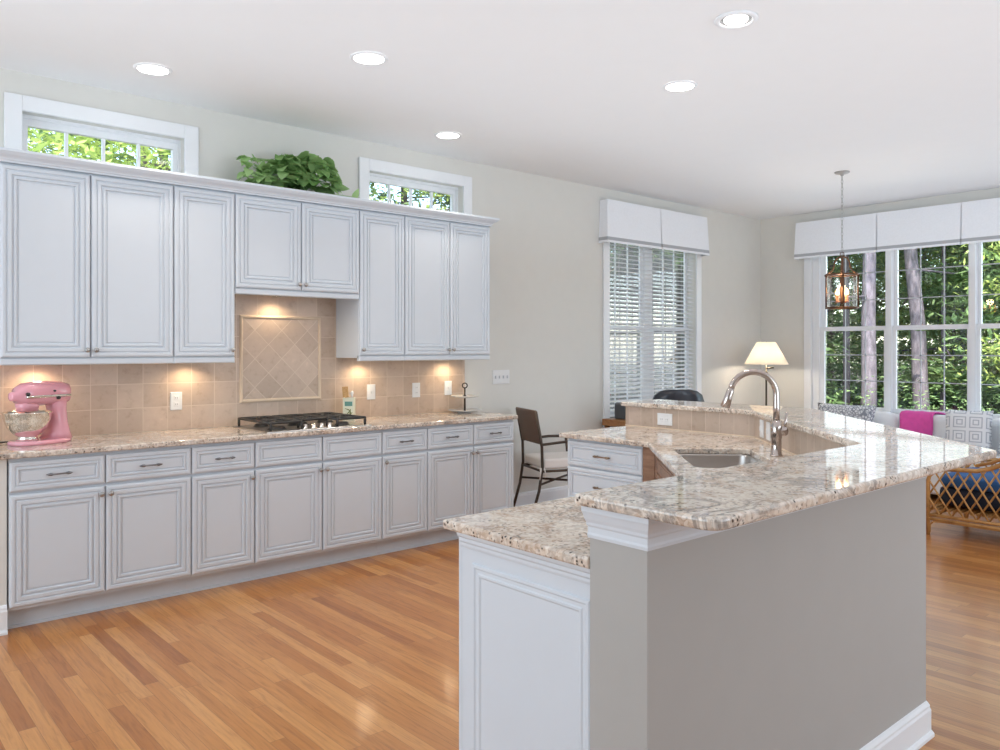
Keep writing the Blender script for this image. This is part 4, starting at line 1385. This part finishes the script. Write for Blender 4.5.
mb.lathe([(0, 0.03), (0.012, 0.04), (0.02, 0.055), (0.008, 0.075), (0.006, 0.45), (0, 0.455)], (px, py, zb_), 12)
mb.build('cage', M['lantern_metal'], ln)
mb = MB()
mb.lathe([(0.130, 0.005), (0.130, 0.295)], (px, py, zb_), 40)
mb.build('glass_cylinder', M['lamp_glass'], ln)
for j in range(4):
    t = R(75 + 90 * j)
    cx_, cy_ = px + 0.055 * math.cos(t), py + 0.055 * math.sin(t)
    cd = MB().lathe([(0, 0.045), (0.016, 0.05), (0.02, 0.058), (0.011, 0.060), (0.011, 0.115), (0, 0.115)], (cx_, cy_, zb_), 12).build('candle', M['candle'], ln)
    MB().lathe([(0, 0.1155), (0.008, 0.118), (0.013, 0.135), (0.009, 0.155), (0.003, 0.172), (0, 0.176)], (cx_, cy_, zb_), 12).build('flame_bulb', M['bulb'], cd)
light('lantern_lamp', 'POINT', (px, py, zb_ + 0.20), (0, 0, 0), 3.0, (1.0, 0.72, 0.42), shadow_soft_size=0.04)

# ------------------------------------------------------------------ floor lamp in the corner
lx, ly = 0.42, 8.4
fl = root('floor_lamp', (lx, ly, 0), 'floor lamp with lit cream cone shade in the back corner', 'lamp')
MB().lathe([(0, 0), (0.14, 0), (0.14, 0.012), (0.10, 0.022), (0.02, 0.03), (0.011, 0.05), (0.011, 1.14), (0.018, 1.15), (0.018, 1.17), (0.006, 1.18), (0.006, 1.30), (0, 1.30)], (lx, ly, 0), 28).build('pole', M['lamp_metal'], fl)
MB().lathe([(0.245, 1.262), (0.105, 1.518)], (lx, ly, 0), 40).build('lamp_shade', M['shade'], fl)
mb = MB()
mb.tube([(lx, ly, 1.215), (lx + 0.06, ly + 0.06, 1.225)], 0.010, 8)
mb.build('switch_arm', M['lamp_metal'], fl)
MB().lathe([(0, 1.30), (0.015, 1.31), (0.03, 1.35), (0.025, 1.39), (0, 1.405)], (lx, ly, 0), 16).build('lamp_bulb', M['bulb'], fl)
mb = MB()
for j in range(3):
    t = R(120 * j)
    mb.tube([(lx, ly, 1.50), (lx + 0.107 * math.cos(t), ly + 0.107 * math.sin(t), 1.512)], 0.003, 6)
mb.tube([(lx, ly, 1.40), (lx, ly, 1.53)], 0.003, 6)
mb.build('shade_spider', M['lamp_metal'], fl)
light('floor_lamp_bulb', 'POINT', (lx, ly, 1.33), (0, 0, 0), 11, (1.0, 0.88, 0.72), shadow_soft_size=0.04)

# ------------------------------------------------------------------ woven dining chair (local: faces +y, origin on floor under the back centre)
def place(o, loc, rz):
    o.location = loc
    o.rotation_euler = (0, 0, rz)


ch = root('dining_chair', (0, 0, 0), 'brown woven back metal armchair with cream cushion by the left wall', 'chair')
hw = 0.215
BX = [(-hw, -0.08, 0), (-hw, -0.01, 0.25), (-hw, 0.015, 0.46), (-hw, 0.0, 0.64), (-hw, -0.055, 0.93)]
for s in (-1, 1):
    MB().tube([(s * hw, -0.105, 0), (s * hw, -0.03, 0.25), (s * hw, 0.0, 0.44), (s * hw, -0.005, 0.62), (s * hw, -0.06, 0.915)], 0.0125, 10).build('leg', M['chair_metal'], ch, world=False)
    MB().tube([(s * hw, 0.46, 0), (s * hw, 0.44, 0.45), (s * hw, 0.42, 0.64)], 0.0125, 10).build('leg', M['chair_metal'], ch, world=False)
    MB().tube([(s * hw, 0.0, 0.635), (s * hw, 0.25, 0.655), (s * hw, 0.44, 0.65), (s * hw, 0.50, 0.655)], [0.011, 0.012, 0.013, 0.010], 10).build('armrest', M['chair_metal'], ch, world=False)
mb = MB()
mb.tube([(-hw, 0, 0.41), (hw, 0, 0.41)], 0.011, 8).tube([(-hw, 0.44, 0.41), (hw, 0.44, 0.41)], 0.011, 8)
mb.tube([(-hw, 0, 0.41), (-hw, 0.44, 0.41)], 0.011, 8).tube([(hw, 0, 0.41), (hw, 0.44, 0.41)], 0.011, 8)
mb.tube([(-hw, -0.02, 0.30), (hw, 0.45, 0.30)], 0.010, 8).tube([(hw, -0.02, 0.30), (-hw, 0.45, 0.30)], 0.010, 8)
mb.build('seat_frame', M['chair_metal'], ch, world=False)
mb = MB()
loft(mb, [[(-hw, y - 0.012, z), (hw, y - 0.012, z), (hw, y + 0.012, z), (-hw, y + 0.012, z)] for y, z in ((-0.006, 0.635), (-0.009, 0.67), (-0.03, 0.78), (-0.058, 0.90), (-0.063, 0.925))])
bevel_mod(mb.build('backrest', M['wicker'], ch, world=False), 0.006, 2)
o = MB().box((-hw + 0.005, 0.012, 0.424), (hw - 0.005, 0.45, 0.512), 0.02, 3).build('seat_cushion', M['cushion'], ch, world=False)
MB().tube([(hw, -0.015, 0.44), (hw + 0.012, -0.022, 0.40), (hw + 0.008, -0.028, 0.34)], [0.009, 0.006, 0.004], 6).tube([(hw, 0.012, 0.44), (hw + 0.014, 0.02, 0.41), (hw + 0.01, 0.02, 0.36)], [0.009, 0.006, 0.004], 6).build('cushion_tie', M['cushion'], o, world=False)
p0, p1 = Vector((0.107, 4.81)), Vector((0.465, 4.674))
cdir = Vector((p0.x - p1.x, p0.y - p1.y))
fdir = Vector((0.355, 0.935))
place(ch, ((p0.x + p1.x) / 2 + 0.03, (p0.y + p1.y) / 2 + 0.02, 0), math.atan2(fdir.y, fdir.x) - math.pi / 2)

# ------------------------------------------------------------------ desk and black chair under the window
dk = root('writing_desk', (0.31, 6.75, 0), 'honey brown wooden desk below the tall blind window', 'desk')
MB().box((0.055, 5.96, 0.685), (0.50, 7.45, 0.75), 0.004).build('desk_top', M['desk_wood'], dk)
for x in (0.09, 0.465):
    for y in (6.0, 7.41):
        MB().tube([(x, y, 0), (x, y, 0.68)], [0.016, 0.026], 10).build('leg', M['desk_wood'], dk)
sc_ = root('desk_screen', (0.21, 6.08, 0.7505), 'dark grey upright box at the left end of the wooden desk', 'screen')
o = MB().box((0.14, 6.045, 0.7505), (0.28, 6.12, 0.905), 0.01).build('shell', M['dark_grey'], sc_)

oc = root('office_chair', (0.83, 6.02, 0), 'black leather chair with rounded back in front of the blind window', 'chair')
mo = Matrix.Translation((0.83, 6.02, 0)) @ Matrix.Rotation(R(-125), 4, 'Z')


def cushion_mesh(mb, a, b, p=0.35, n=10, M_=None):
    """soft pillow-like box between corners a and b"""
    a, b = Vector(a), Vector(b)
    c = (a + b) / 2
    h = (b - a) / 2
    g = bmesh.ops.create_cube(mb.bm, size=2.0)
    es = list({e for v in g['verts'] for e in v.link_edges})
    bmesh.ops.subdivide_edges(mb.bm, edges=es, cuts=4, use_grid_fill=True)
    vs_ = [v for v in mb.bm.verts if max(abs(v.co.x), abs(v.co.y), abs(v.co.z)) <= 1.0001 and not v.tag]
    for v in vs_:
        q = v.co
        s = Vector((q.x, q.y, q.z))
        L4 = (abs(s.x) ** 6 + abs(s.y) ** 6 + abs(s.z) ** 6) ** (1 / 6)
        s = s / L4
        v.co = c + Vector((s.x * h.x, s.y * h.y, s.z * h.z))
        if M_ is not None: v.co = M_ @ v.co
        v.tag = True
    for f in mb.bm.faces:
        f.smooth = True


mb = MB(); sec = []
for z, wd, yy in ((0.52, 0.20, 0.20), (0.62, 0.235, 0.22), (0.80, 0.25, 0.245), (0.95, 0.245, 0.27), (1.03, 0.215, 0.285), (1.065, 0.165, 0.29), (1.08, 0.10, 0.292)):
    sec.append([(mo @ Vector((x * wd, yy + 0.05 * x * x * -1 + t * 0.035, z))) for x, t in ((-1, -0.6), (-0.5, -1), (0, -1), (0.5, -1), (1, -0.6), (1, 0.6), (0.5, 1), (0, 1), (-0.5, 1), (-1, 0.6))])
loft(mb, sec)
mb.build('backrest', M['leather'], oc)
mb = MB(); cushion_mesh(mb, (-0.25, -0.25, 0.42), (0.25, 0.22, 0.53), M_=mo)
mb.build('seat', M['leather'], oc)
for s in (-1, 1):
    MB().tube([mo @ Vector((s * 0.24, 0.20, 0.60)), mo @ Vector((s * 0.28, 0.10, 0.65)), mo @ Vector((s * 0.28, -0.10, 0.65)), mo @ Vector((s * 0.25, -0.15, 0.48))], 0.018, 10).build('armrest', M['black'], oc)
MB().tube([(0.83, 6.02, 0.07), (0.83, 6.02, 0.43)], [0.03, 0.025], 14).build('column', M['steel'], oc)
mb = MB()
for k in range(5):
    t = R(72 * k)
    e = Vector((0.83 + 0.28 * math.cos(t), 6.02 + 0.28 * math.sin(t), 0.06))
    mb.tube([(0.83, 6.02, 0.09), e], [0.025, 0.015], 8)
    mb.tube([e + Vector((0, 0, 0.01)), e - Vector((0, 0, 0.03))], 0.012, 8)
    m = Matrix.Translation(e - Vector((0, 0, 0.033))) @ Matrix.Rotation(t, 4, 'Z') @ Matrix.Rotation(R(90), 4, 'X')
    mb.lathe([(0, -0.012), (0.026, -0.012), (0.026, 0.012), (0, 0.012)], M=m, seg=14)
mb.build('star_base', M['black'], oc)

# ------------------------------------------------------------------ white sofa under the back window
so = root('white_sofa', (2.05, 8.5, 0), 'white slipcovered sofa below the triple back window', 'sofa')
MB().box((0.93, 8.06, 0.06), (3.45, 8.90, 0.30), 0.03, 3).build('base', M['white_sofa'], so)
MB().box((0.93, 8.70, 0.28), (3.45, 8.90, 0.735), 0.05, 3).build('backrest', M['white_sofa'], so)
for a in (0.93, 3.27):
    MB().box((a, 8.06, 0.28), (a + 0.18, 8.72, 0.60), 0.05, 3).build('armrest', M['white_sofa'], so)
sw_ = (3.27 - 1.11) / 3
for k in range(3):
    mb = MB(); cushion_mesh(mb, (1.115 + k * sw_, 8.07, 0.295), (1.105 + (k + 1) * sw_, 8.70, 0.45)); mb.build('seat_cushion', M['white_sofa'], so)
    mb = MB(); cushion_mesh(mb, (1.115 + k * sw_, 8.52, 0.43), (1.105 + (k + 1) * sw_, 8.72, 0.775)); mb.build('back_cushion', M['white_sofa'], so)
for x in (0.99, 3.39):
    for y in (8.12, 8.84):
        MB().tube([(x, y, 0), (x, y, 0.07)], 0.02, 8).build('foot', M['desk_wood'], so)


def pillow(name, c, w, h, d, tilt, rz, mat, label, cat='pillow', group=None):
    mb = MB()
    n = 12
    for sgn in (-1, 1):
        grid = []
        for i in range(n + 1):
            row = []
            for j in range(n + 1):
                u_, v_ = i / n * 2 - 1, j / n * 2 - 1
                k = (1 - u_ ** 4) * (1 - v_ ** 4)
                pin = 1 - 0.06 * (1 - abs(u_)) * abs(v_) ** 2 * 0 - 0.05 * (abs(v_) ** 6) * (1 - u_ * u_) * 1
                pin2 = 1 - 0.05 * (abs(u_) ** 6) * (1 - v_ * v_)
                row.append(mb.bm.verts.new((u_ * w / 2 * pin2, sgn * d / 2 * (k ** 0.5), v_ * h / 2 * pin)))
            grid.append(row)
        for i in range(n):
            for j in range(n):
                f = mb.bm.faces.new((grid[i][j], grid[i + 1][j], grid[i + 1][j + 1], grid[i][j + 1])); f.smooth = True
    bmesh.ops.remove_doubles(mb.bm, verts=mb.bm.verts[:], dist=1e-5)
    o = mb.build(name, mat)
    o.location = c
    o.rotation_euler = (R(tilt), 0, R(rz))
    return tag(o, label, cat, group)


pillow('throw_pillow', (1.36, 8.36, 0.665), 0.64, 0.38, 0.15, -12, 0, M['pat_grey'], 'grey and white maze print pillow at the left end of white sofa', group='sofa pillows')
pillow('throw_pillow', (2.56, 8.35, 0.665), 0.40, 0.40, 0.15, -14, 12, M['pat_key'], 'white pillow with grey key pattern right of the pink throw', group='sofa pillows')
pillow('throw_pillow', (3.02, 8.33, 0.665), 0.40, 0.40, 0.14, -14, -8, M['pat_key'], 'grey key pattern pillow at the right frame edge', group='sofa pillows')

# pink throw over the sofa back
mb = MB()
line = [(8.488, 0.57), (8.492, 0.64), (8.498, 0.71), (8.515, 0.765), (8.56, 0.788), (8.66, 0.79), (8.74, 0.785), (8.80, 0.775), (8.88, 0.765), (8.915, 0.75), (8.925, 0.70), (8.925, 0.60)]
xs = [1.87 + 0.32 * k / 10 for k in range(11)]
for lay in (0, 0.008):
    gr = []
    for j, (y, z) in enumerate(line):
        gr.append([mb.bm.verts.new((x + 0.006 * math.sin(j * 1.3), y - lay * (1 if j < 5 else -0.2) + 0.004 * math.sin(x * 60), z + lay + 0.003 * math.sin(x * 45 + j) - (0.012 * math.sin((x - 1.87) * 9) if j == 0 else 0))) for x in xs])
    for j in range(len(line) - 1):
        for i in range(len(xs) - 1):
            f = mb.bm.faces.new((gr[j][i], gr[j][i + 1], gr[j + 1][i + 1], gr[j + 1][i])); f.smooth = True
    if lay == 0: g0_ = gr
for j in range(len(line) - 1):
    for i in (0, len(xs) - 1):
        mb.bm.faces.new((g0_[j][i], g0_[j + 1][i], gr[j + 1][i], gr[j][i]))
for j in (0, len(line) - 1):
    for i in range(len(xs) - 1):
        mb.bm.faces.new((g0_[j][i], g0_[j][i + 1], gr[j][i + 1], gr[j][i]))
tag(mb.build('throw_blanket', M['throw']), 'bright pink throw draped over the back of white sofa', 'blanket')

# ------------------------------------------------------------------ rattan armchair
ra = root('rattan_armchair', (3.25, 7.0, 0), 'rattan armchair with lattice sides right of the island', 'armchair')
x0, x1, ya, yb = 2.855, 3.60, 6.59, 7.40
for y in (ya, yb):
    MB().tube([(x0, y, 0), (x0, y, 0.42), (x0 + 0.012, y, 0.46), (x0 + 0.05, y, 0.502), (x0 + 0.13, y, 0.522)], 0.016, 10).build('leg', M['rattan'], ra)
    MB().tube([(x1, y, 0), (x1, y, 0.5), (x1 + 0.06, y, 0.86)], 0.016, 10).build('leg', M['rattan'], ra)
    mb = MB()
    top = [(x0 + 0.10, y, 0.518), (x0 + 0.22, y, 0.525), (x0 + 0.34, y, 0.53), (x0 + 0.44, y, 0.56), (x0 + 0.56, y, 0.625), (x1 - 0.04, y, 0.66), (x1 + 0.02, y, 0.67)]
    mb.tube(top, 0.017, 10)
    mb.tube([(a, b, c + 0.042) for a, b, c in top[2:]], 0.013, 8)
    for dz in (0.125, 0.155):
        mb.tube([(x0, y, dz), (x1, y, dz)], 0.013, 8)
    mb.tube([(x0 + 0.012, y, 0.02), (x0 + 0.015, y, 0.08), (x0 + 0.04, y, 0.106), (x0 + 0.10, y, 0.112), (x1 - 0.1, y, 0.112), (x1 - 0.03, y, 0.10), (x1 - 0.012, y, 0.02)], 0.008, 8)
    mb.build('side_frame', M['rattan'], ra)
    # lattice: diagonal canes clipped to the side frame
    mb = MB()

    def ztop(x):
        for (a, _, za), (b, _, zb__) in zip(top, top[1:]):
            if a <= x <= b: return za + (zb__ - za) * (x - a) / (b - a)
        return 0.46 + (0.06 * min(1, max(0, (x - x0) / 0.1))) if x < top[0][0] else top[-1][2]
    z_lo = 0.165
    sp_ = 0.085
    for sgn in (1, -1):
        for k in range(-9, 18):
            xa = x0 + k * sp_
            pts = []
            for q in range(0, 60):
                z = z_lo + q * 0.01
                x = xa + sgn * (z - z_lo) * 0.62
                if x0 + 0.004 <= x <= x1 - 0.004 and z <= ztop(x):
                    pts.append((x, y + 0.004 * sgn, z))
            if len(pts) >= 2:
                mb.tube([pts[0], pts[-1]], 0.0072, 6)
    mb.build('lattice', M['rattan'], ra)
mb = MB()
mb.tube([(x0, ya, 0.14), (x0, yb, 0.14)], 0.014, 8).tube([(x1, ya, 0.14), (x1, yb, 0.14)], 0.014, 8).tube([(x1 + 0.055, ya, 0.84), (x1 + 0.055, yb, 0.84)], 0.016, 8)
for k in range(1, 14):
    y = ya + (yb - ya) * k / 14
    mb.tube([(x1, y, 0.15), (x1, y, 0.5), (x1 + 0.055, y, 0.84)], 0.007, 6)
mb.build('back_frame', M['rattan'], ra)
mb = MB()
for k in range(18):
    x = x0 + 0.02 + k * 0.04
    mb.tube([(x, ya + 0.02, 0.20), (x + 0.01, yb - 0.02, 0.20)], 0.012, 6)
mb.build('seat_deck', M['rattan'], ra)
mb = MB(); cushion_mesh(mb, (x0 + 0.02, ya + 0.03, 0.22), (x1 - 0.02, yb - 0.03, 0.38)); mb.build('seat_cushion', M['navy'], ra)
mb = MB(); cushion_mesh(mb, (x0 + 0.03, ya + 0.035, 0.365), (x1 - 0.03, yb - 0.035, 0.47)); o = mb.build('top_cushion', M['blue'], ra)
o['label'] = 'bright blue upper cushion'

# ------------------------------------------------------------------ outdoors
struct(MB().box((-60, -30, -0.5), (60, 70, -0.3)).build('ground', M['ground']))
rt = random.Random(11)


def foliage_mesh(name, n_cl, per, r0, r1, z0, z1, size, mat, seed, flat=0.35, spread=1.0):
    r = random.Random(seed)
    mb = MB()
    for _ in range(n_cl):
        t = r.random()
        z = z0 + (z1 - z0) * t
        rad = (r0 + (r1 - r0) * t) * math.sqrt(r.uniform(0.05, 1))
        a = r.uniform(0, 2 * math.pi)
        cx, cy = rad * math.cos(a), rad * math.sin(a)
        cr = r.uniform(0.45, 0.95) * spread
        for _ in range(per):
            p = Vector((cx + r.gauss(0, cr * 0.5), cy + r.gauss(0, cr * 0.5), z + r.gauss(0, cr * 0.5 * flat)))
            d = Vector((r.gauss(0, 1), r.gauss(0, 1), r.gauss(0, 0.45))).normalized()
            s = d.cross(Vector((r.gauss(0, 0.4), r.gauss(0, 0.4), 1))).normalized()
            L, W = size * r.uniform(0.6, 1.3), size * r.uniform(0.22, 0.42)
            mb.bm.faces.new([mb.bm.verts.new(q) for q in (p - d * L / 2, p + s * W / 2, p + d * L / 2, p - s * W / 2)])
    me = bpy.data.meshes.new(name)
    mb.bm.to_mesh(me); mb.bm.free()
    me.materials.append(mat)
    return me


def trunk_mesh(name, h, r, lean, mat, seed, branches=14, zb=2.0):
    q = random.Random(seed)
    mb = MB()
    pts = [Vector((lean * (k / 8) ** 1.2 + q.gauss(0, 0.012), q.gauss(0, 0.012), h * k / 8)) for k in range(9)]
    mb.tube(pts, [r * (1.12 if k == 0 else 1) * (1 - 0.075 * k) for k in range(9)], 12)
    for _ in range(branches):
        z = q.uniform(zb, h * 0.95)
        a = q.uniform(0, 2 * math.pi)
        L = q.uniform(0.8, 2.0)
        b0 = pts[min(7, int(z / h * 8))]
        p = Vector((b0.x, b0.y, z))
        mb.tube([p, p + Vector((math.cos(a) * L * 0.5, math.sin(a) * L * 0.5, q.uniform(-0.1, 0.1))), p + Vector((math.cos(a) * L, math.sin(a) * L, q.uniform(-0.3, 0.1)))], [0.025, 0.016, 0.006], 5)
    bmesh.ops.recalc_face_normals(mb.bm, faces=mb.bm.faces[:])
    me = bpy.data.meshes.new(name)
    mb.bm.to_mesh(me); mb.bm.free()
    me.materials.append(mat)
    return me


FM = {'pine': [foliage_mesh('pine_foliage', 120, 150, 2.3, 1.4, 0.6, 8.0, 0.13, M['pine'], 21 + k, 0.16) for k in range(2)],
      'deep': [foliage_mesh('deep_foliage', 170, 120, 2.7, 2.2, 0.0, 9.0, 0.24, M['deep'], 31 + k, 0.35) for k in range(2)],
      'lime': [foliage_mesh('lime_foliage', 120, 140, 2.0, 1.7, 1.0, 7.0, 0.13, M['lime'], 41 + k, 0.3) for k in range(2)],
      'backdrop': [foliage_mesh('backdrop_foliage', 60, 130, 0.30, 0.22, 0.1, 2.9, 0.16, M['backdrop_green'], 61, 0.9, 0.4)],
      'bush': [foliage_mesh('bush_foliage', 30, 80, 0.6, 0.3, 0.1, 0.8, 0.07, M['pine'], 51, 0.7)]}
TM = {'pale': trunk_mesh('pale_trunk', 9.0, 0.115, 0.0, M['bark_pale'], 5, 10, 2.6), 'lean': trunk_mesh('leaning_trunk', 9.0, 0.125, -0.55, M['bark_pale'], 6, 10, 2.6),
      'dark': trunk_mesh('dark_trunk', 9.0, 0.13, 0.1, M['bark_dark'], 8, 18, 0.9), 'thin': trunk_mesh('thin_trunk', 8.0, 0.055, 0.1, M['bark_pale'], 9, 8, 1.2)}


def tree(name, loc, trunk, fol, label, group, s=1.0, rz=0.0, k=0, fz=0.0, cat='tree', fs=1.0):
    r = root(name, loc, label, cat, group, rz)
    if trunk:
        t = bpy.data.objects.new('trunk', TM[trunk]); COL.objects.link(t); t.parent = r; t.scale = (s, s, 1)
    if fol:
        f = bpy.data.objects.new('foliage', FM[fol][k % len(FM[fol])]); COL.objects.link(f); f.parent = r
        f.location = (0, 0, fz); f.scale = (fs, fs, 1)
        f.rotation_euler = (0, 0, rz * 3.1 + 0.3)
    return r


G = -0.3
GB = 'trees beyond the back window'
tree('woodland_tree', (-0.66, 13.5, G), 'pale', 'pine', 'pale straight trunk in the left pane of the back window', GB, 1.15, 0.4, 0, 3.4)
tree('woodland_tree', (-0.35, 15.0, G), 'lean', 'pine', 'leaning grey trunk in the middle pane of the back window', GB, 1.15, 0.0, 1, 3.6)
tree('woodland_tree', (-2.7, 17.0, G), 'pale', 'pine', 'slender pale trunk behind the lantern side of the back window', GB, 0.7, 1.4, 0, 3.4)
tree('woodland_tree', (-0.80, 17.2, G), 'thin', 'lime', 'thin grey trunk right of the leaning trunk in the middle pane', GB, 1.0, 2.0, 1, 3.0)
tree('woodland_tree', (-1.2, 19.3, G), 'thin', 'pine', 'thin trunk near the right mullion of the back window', GB, 1.0, 0.2, 0, 0.9)
tree('woodland_tree', (-2.6, 21.0, G), 'pale', 'lime', 'pale far trunk low in the middle pane of the back window', GB, 0.55, 0.9, 0, 0.4)
tree('woodland_tree', (2.6, 14.2, G), 'dark', 'lime', 'sunlit yellow green tree in the right pane of the back window', GB, 0.7, 1.0, 1, -0.2, fs=0.8)
tree('woodland_tree', (0.75, 17.6, G), 'thin', 'pine', 'layered green pine filling the right half of the middle pane', GB, 0.8, 2.2, 0, 0.2)
tree('woodland_tree', (-1.7, 20.4, G), 'thin', 'lime', 'bright green tree between the two big trunks of the back window', GB, 0.8, 4.2, 0, -0.3)
tree('woodland_tree', (-4.6, 18.5, G), 'dark', 'pine', 'layered green pine behind the left pane of the back window', GB, 0.8, 3.0, 1, 0.0)
deepspots = [(-7.2, 17), (0.9, 21.5), (-3.0, 25), (-0.2, 24), (1.6, 18), (3.4, 18), (-6.0, 23), (-7.8, 21), (-1.3, 28), (1.6, 26), (3.8, 22), (-4, 29), (-8.5, 27), (4.6, 28), (-10.5, 18), (-11.5, 24), (-6.5, 33), (-2.5, 34), (1.0, 33), (-11.5, 31)]
for i, (x, y) in enumerate(deepspots):
    f = ('deep', 'pine', 'deep', 'lime')[i % 4]
    tree('forest_tree', (x, y, G), 'dark', f, 'dark background tree of the woods behind the back window', 'deep woods behind the house', 0.8 + 0.3 * rt.random(), rt.uniform(0, 6), i, rt.uniform(-0.2, 0.4), fs=rt.uniform(1.0, 1.35))
for x, y, lab in ((-0.9, 11.8, 'low green shrub below the left pane of the back window'), (0.35, 12.0, 'low green shrub below the middle pane of the back window'), (1.45, 11.6, 'low bright shrub at the right pane of the back window')):
    tree('garden_shrub', (x, y, G), None, 'bush', lab, 'shrubs below the back window', 1, rt.uniform(0, 6), 0, 0.05, 'shrub', fs=1.2)
for y, w in ((7.15, 'leftmost'), (7.95, 'second from the left'), (8.75, 'third from the left'), (9.5, 'rightmost')):  # shrubs added to darken the gaps between the blind slats
    tree('backdrop_shrub', (-1.25, y, G), None, 'backdrop', 'added dark evergreen shrub behind the blind, %s of four' % w, 'added dark shrubs outside the blind window', 1, rt.uniform(0, 6), 0, 0.0, 'shrub', fs=0.62)
GL = 'trees beyond the left wall'
side = [(-5.2, 1.6, 'lime', 'sunlit tree at the left half of the first high window'), (-5.8, 3.4, 'lime', 'sunlit tree at the right half of the first high window'), (-8.5, 4.6, 'deep', 'shaded tree behind the first high window'),
        (-6.2, 6.6, 'pine', 'green tree at the left half of the second high window'), (-5.6, 8.6, 'lime', 'yellow green tree at the right end of the second high window'), (-8.5, 9.5, 'deep', 'shaded tree behind the second high window'),
        (-5.2, 11.6, 'deep', 'dark tree behind the left half of the blind'), (-5.0, 14.6, 'deep', 'dark tree behind the right half of the blind')]
for i, (x, y, f, lab) in enumerate(side):
    tree('garden_tree', (x, y, G), 'dark', f, lab, GL, 0.8, rt.uniform(0, 6), i, 0.2, fs=1.1)
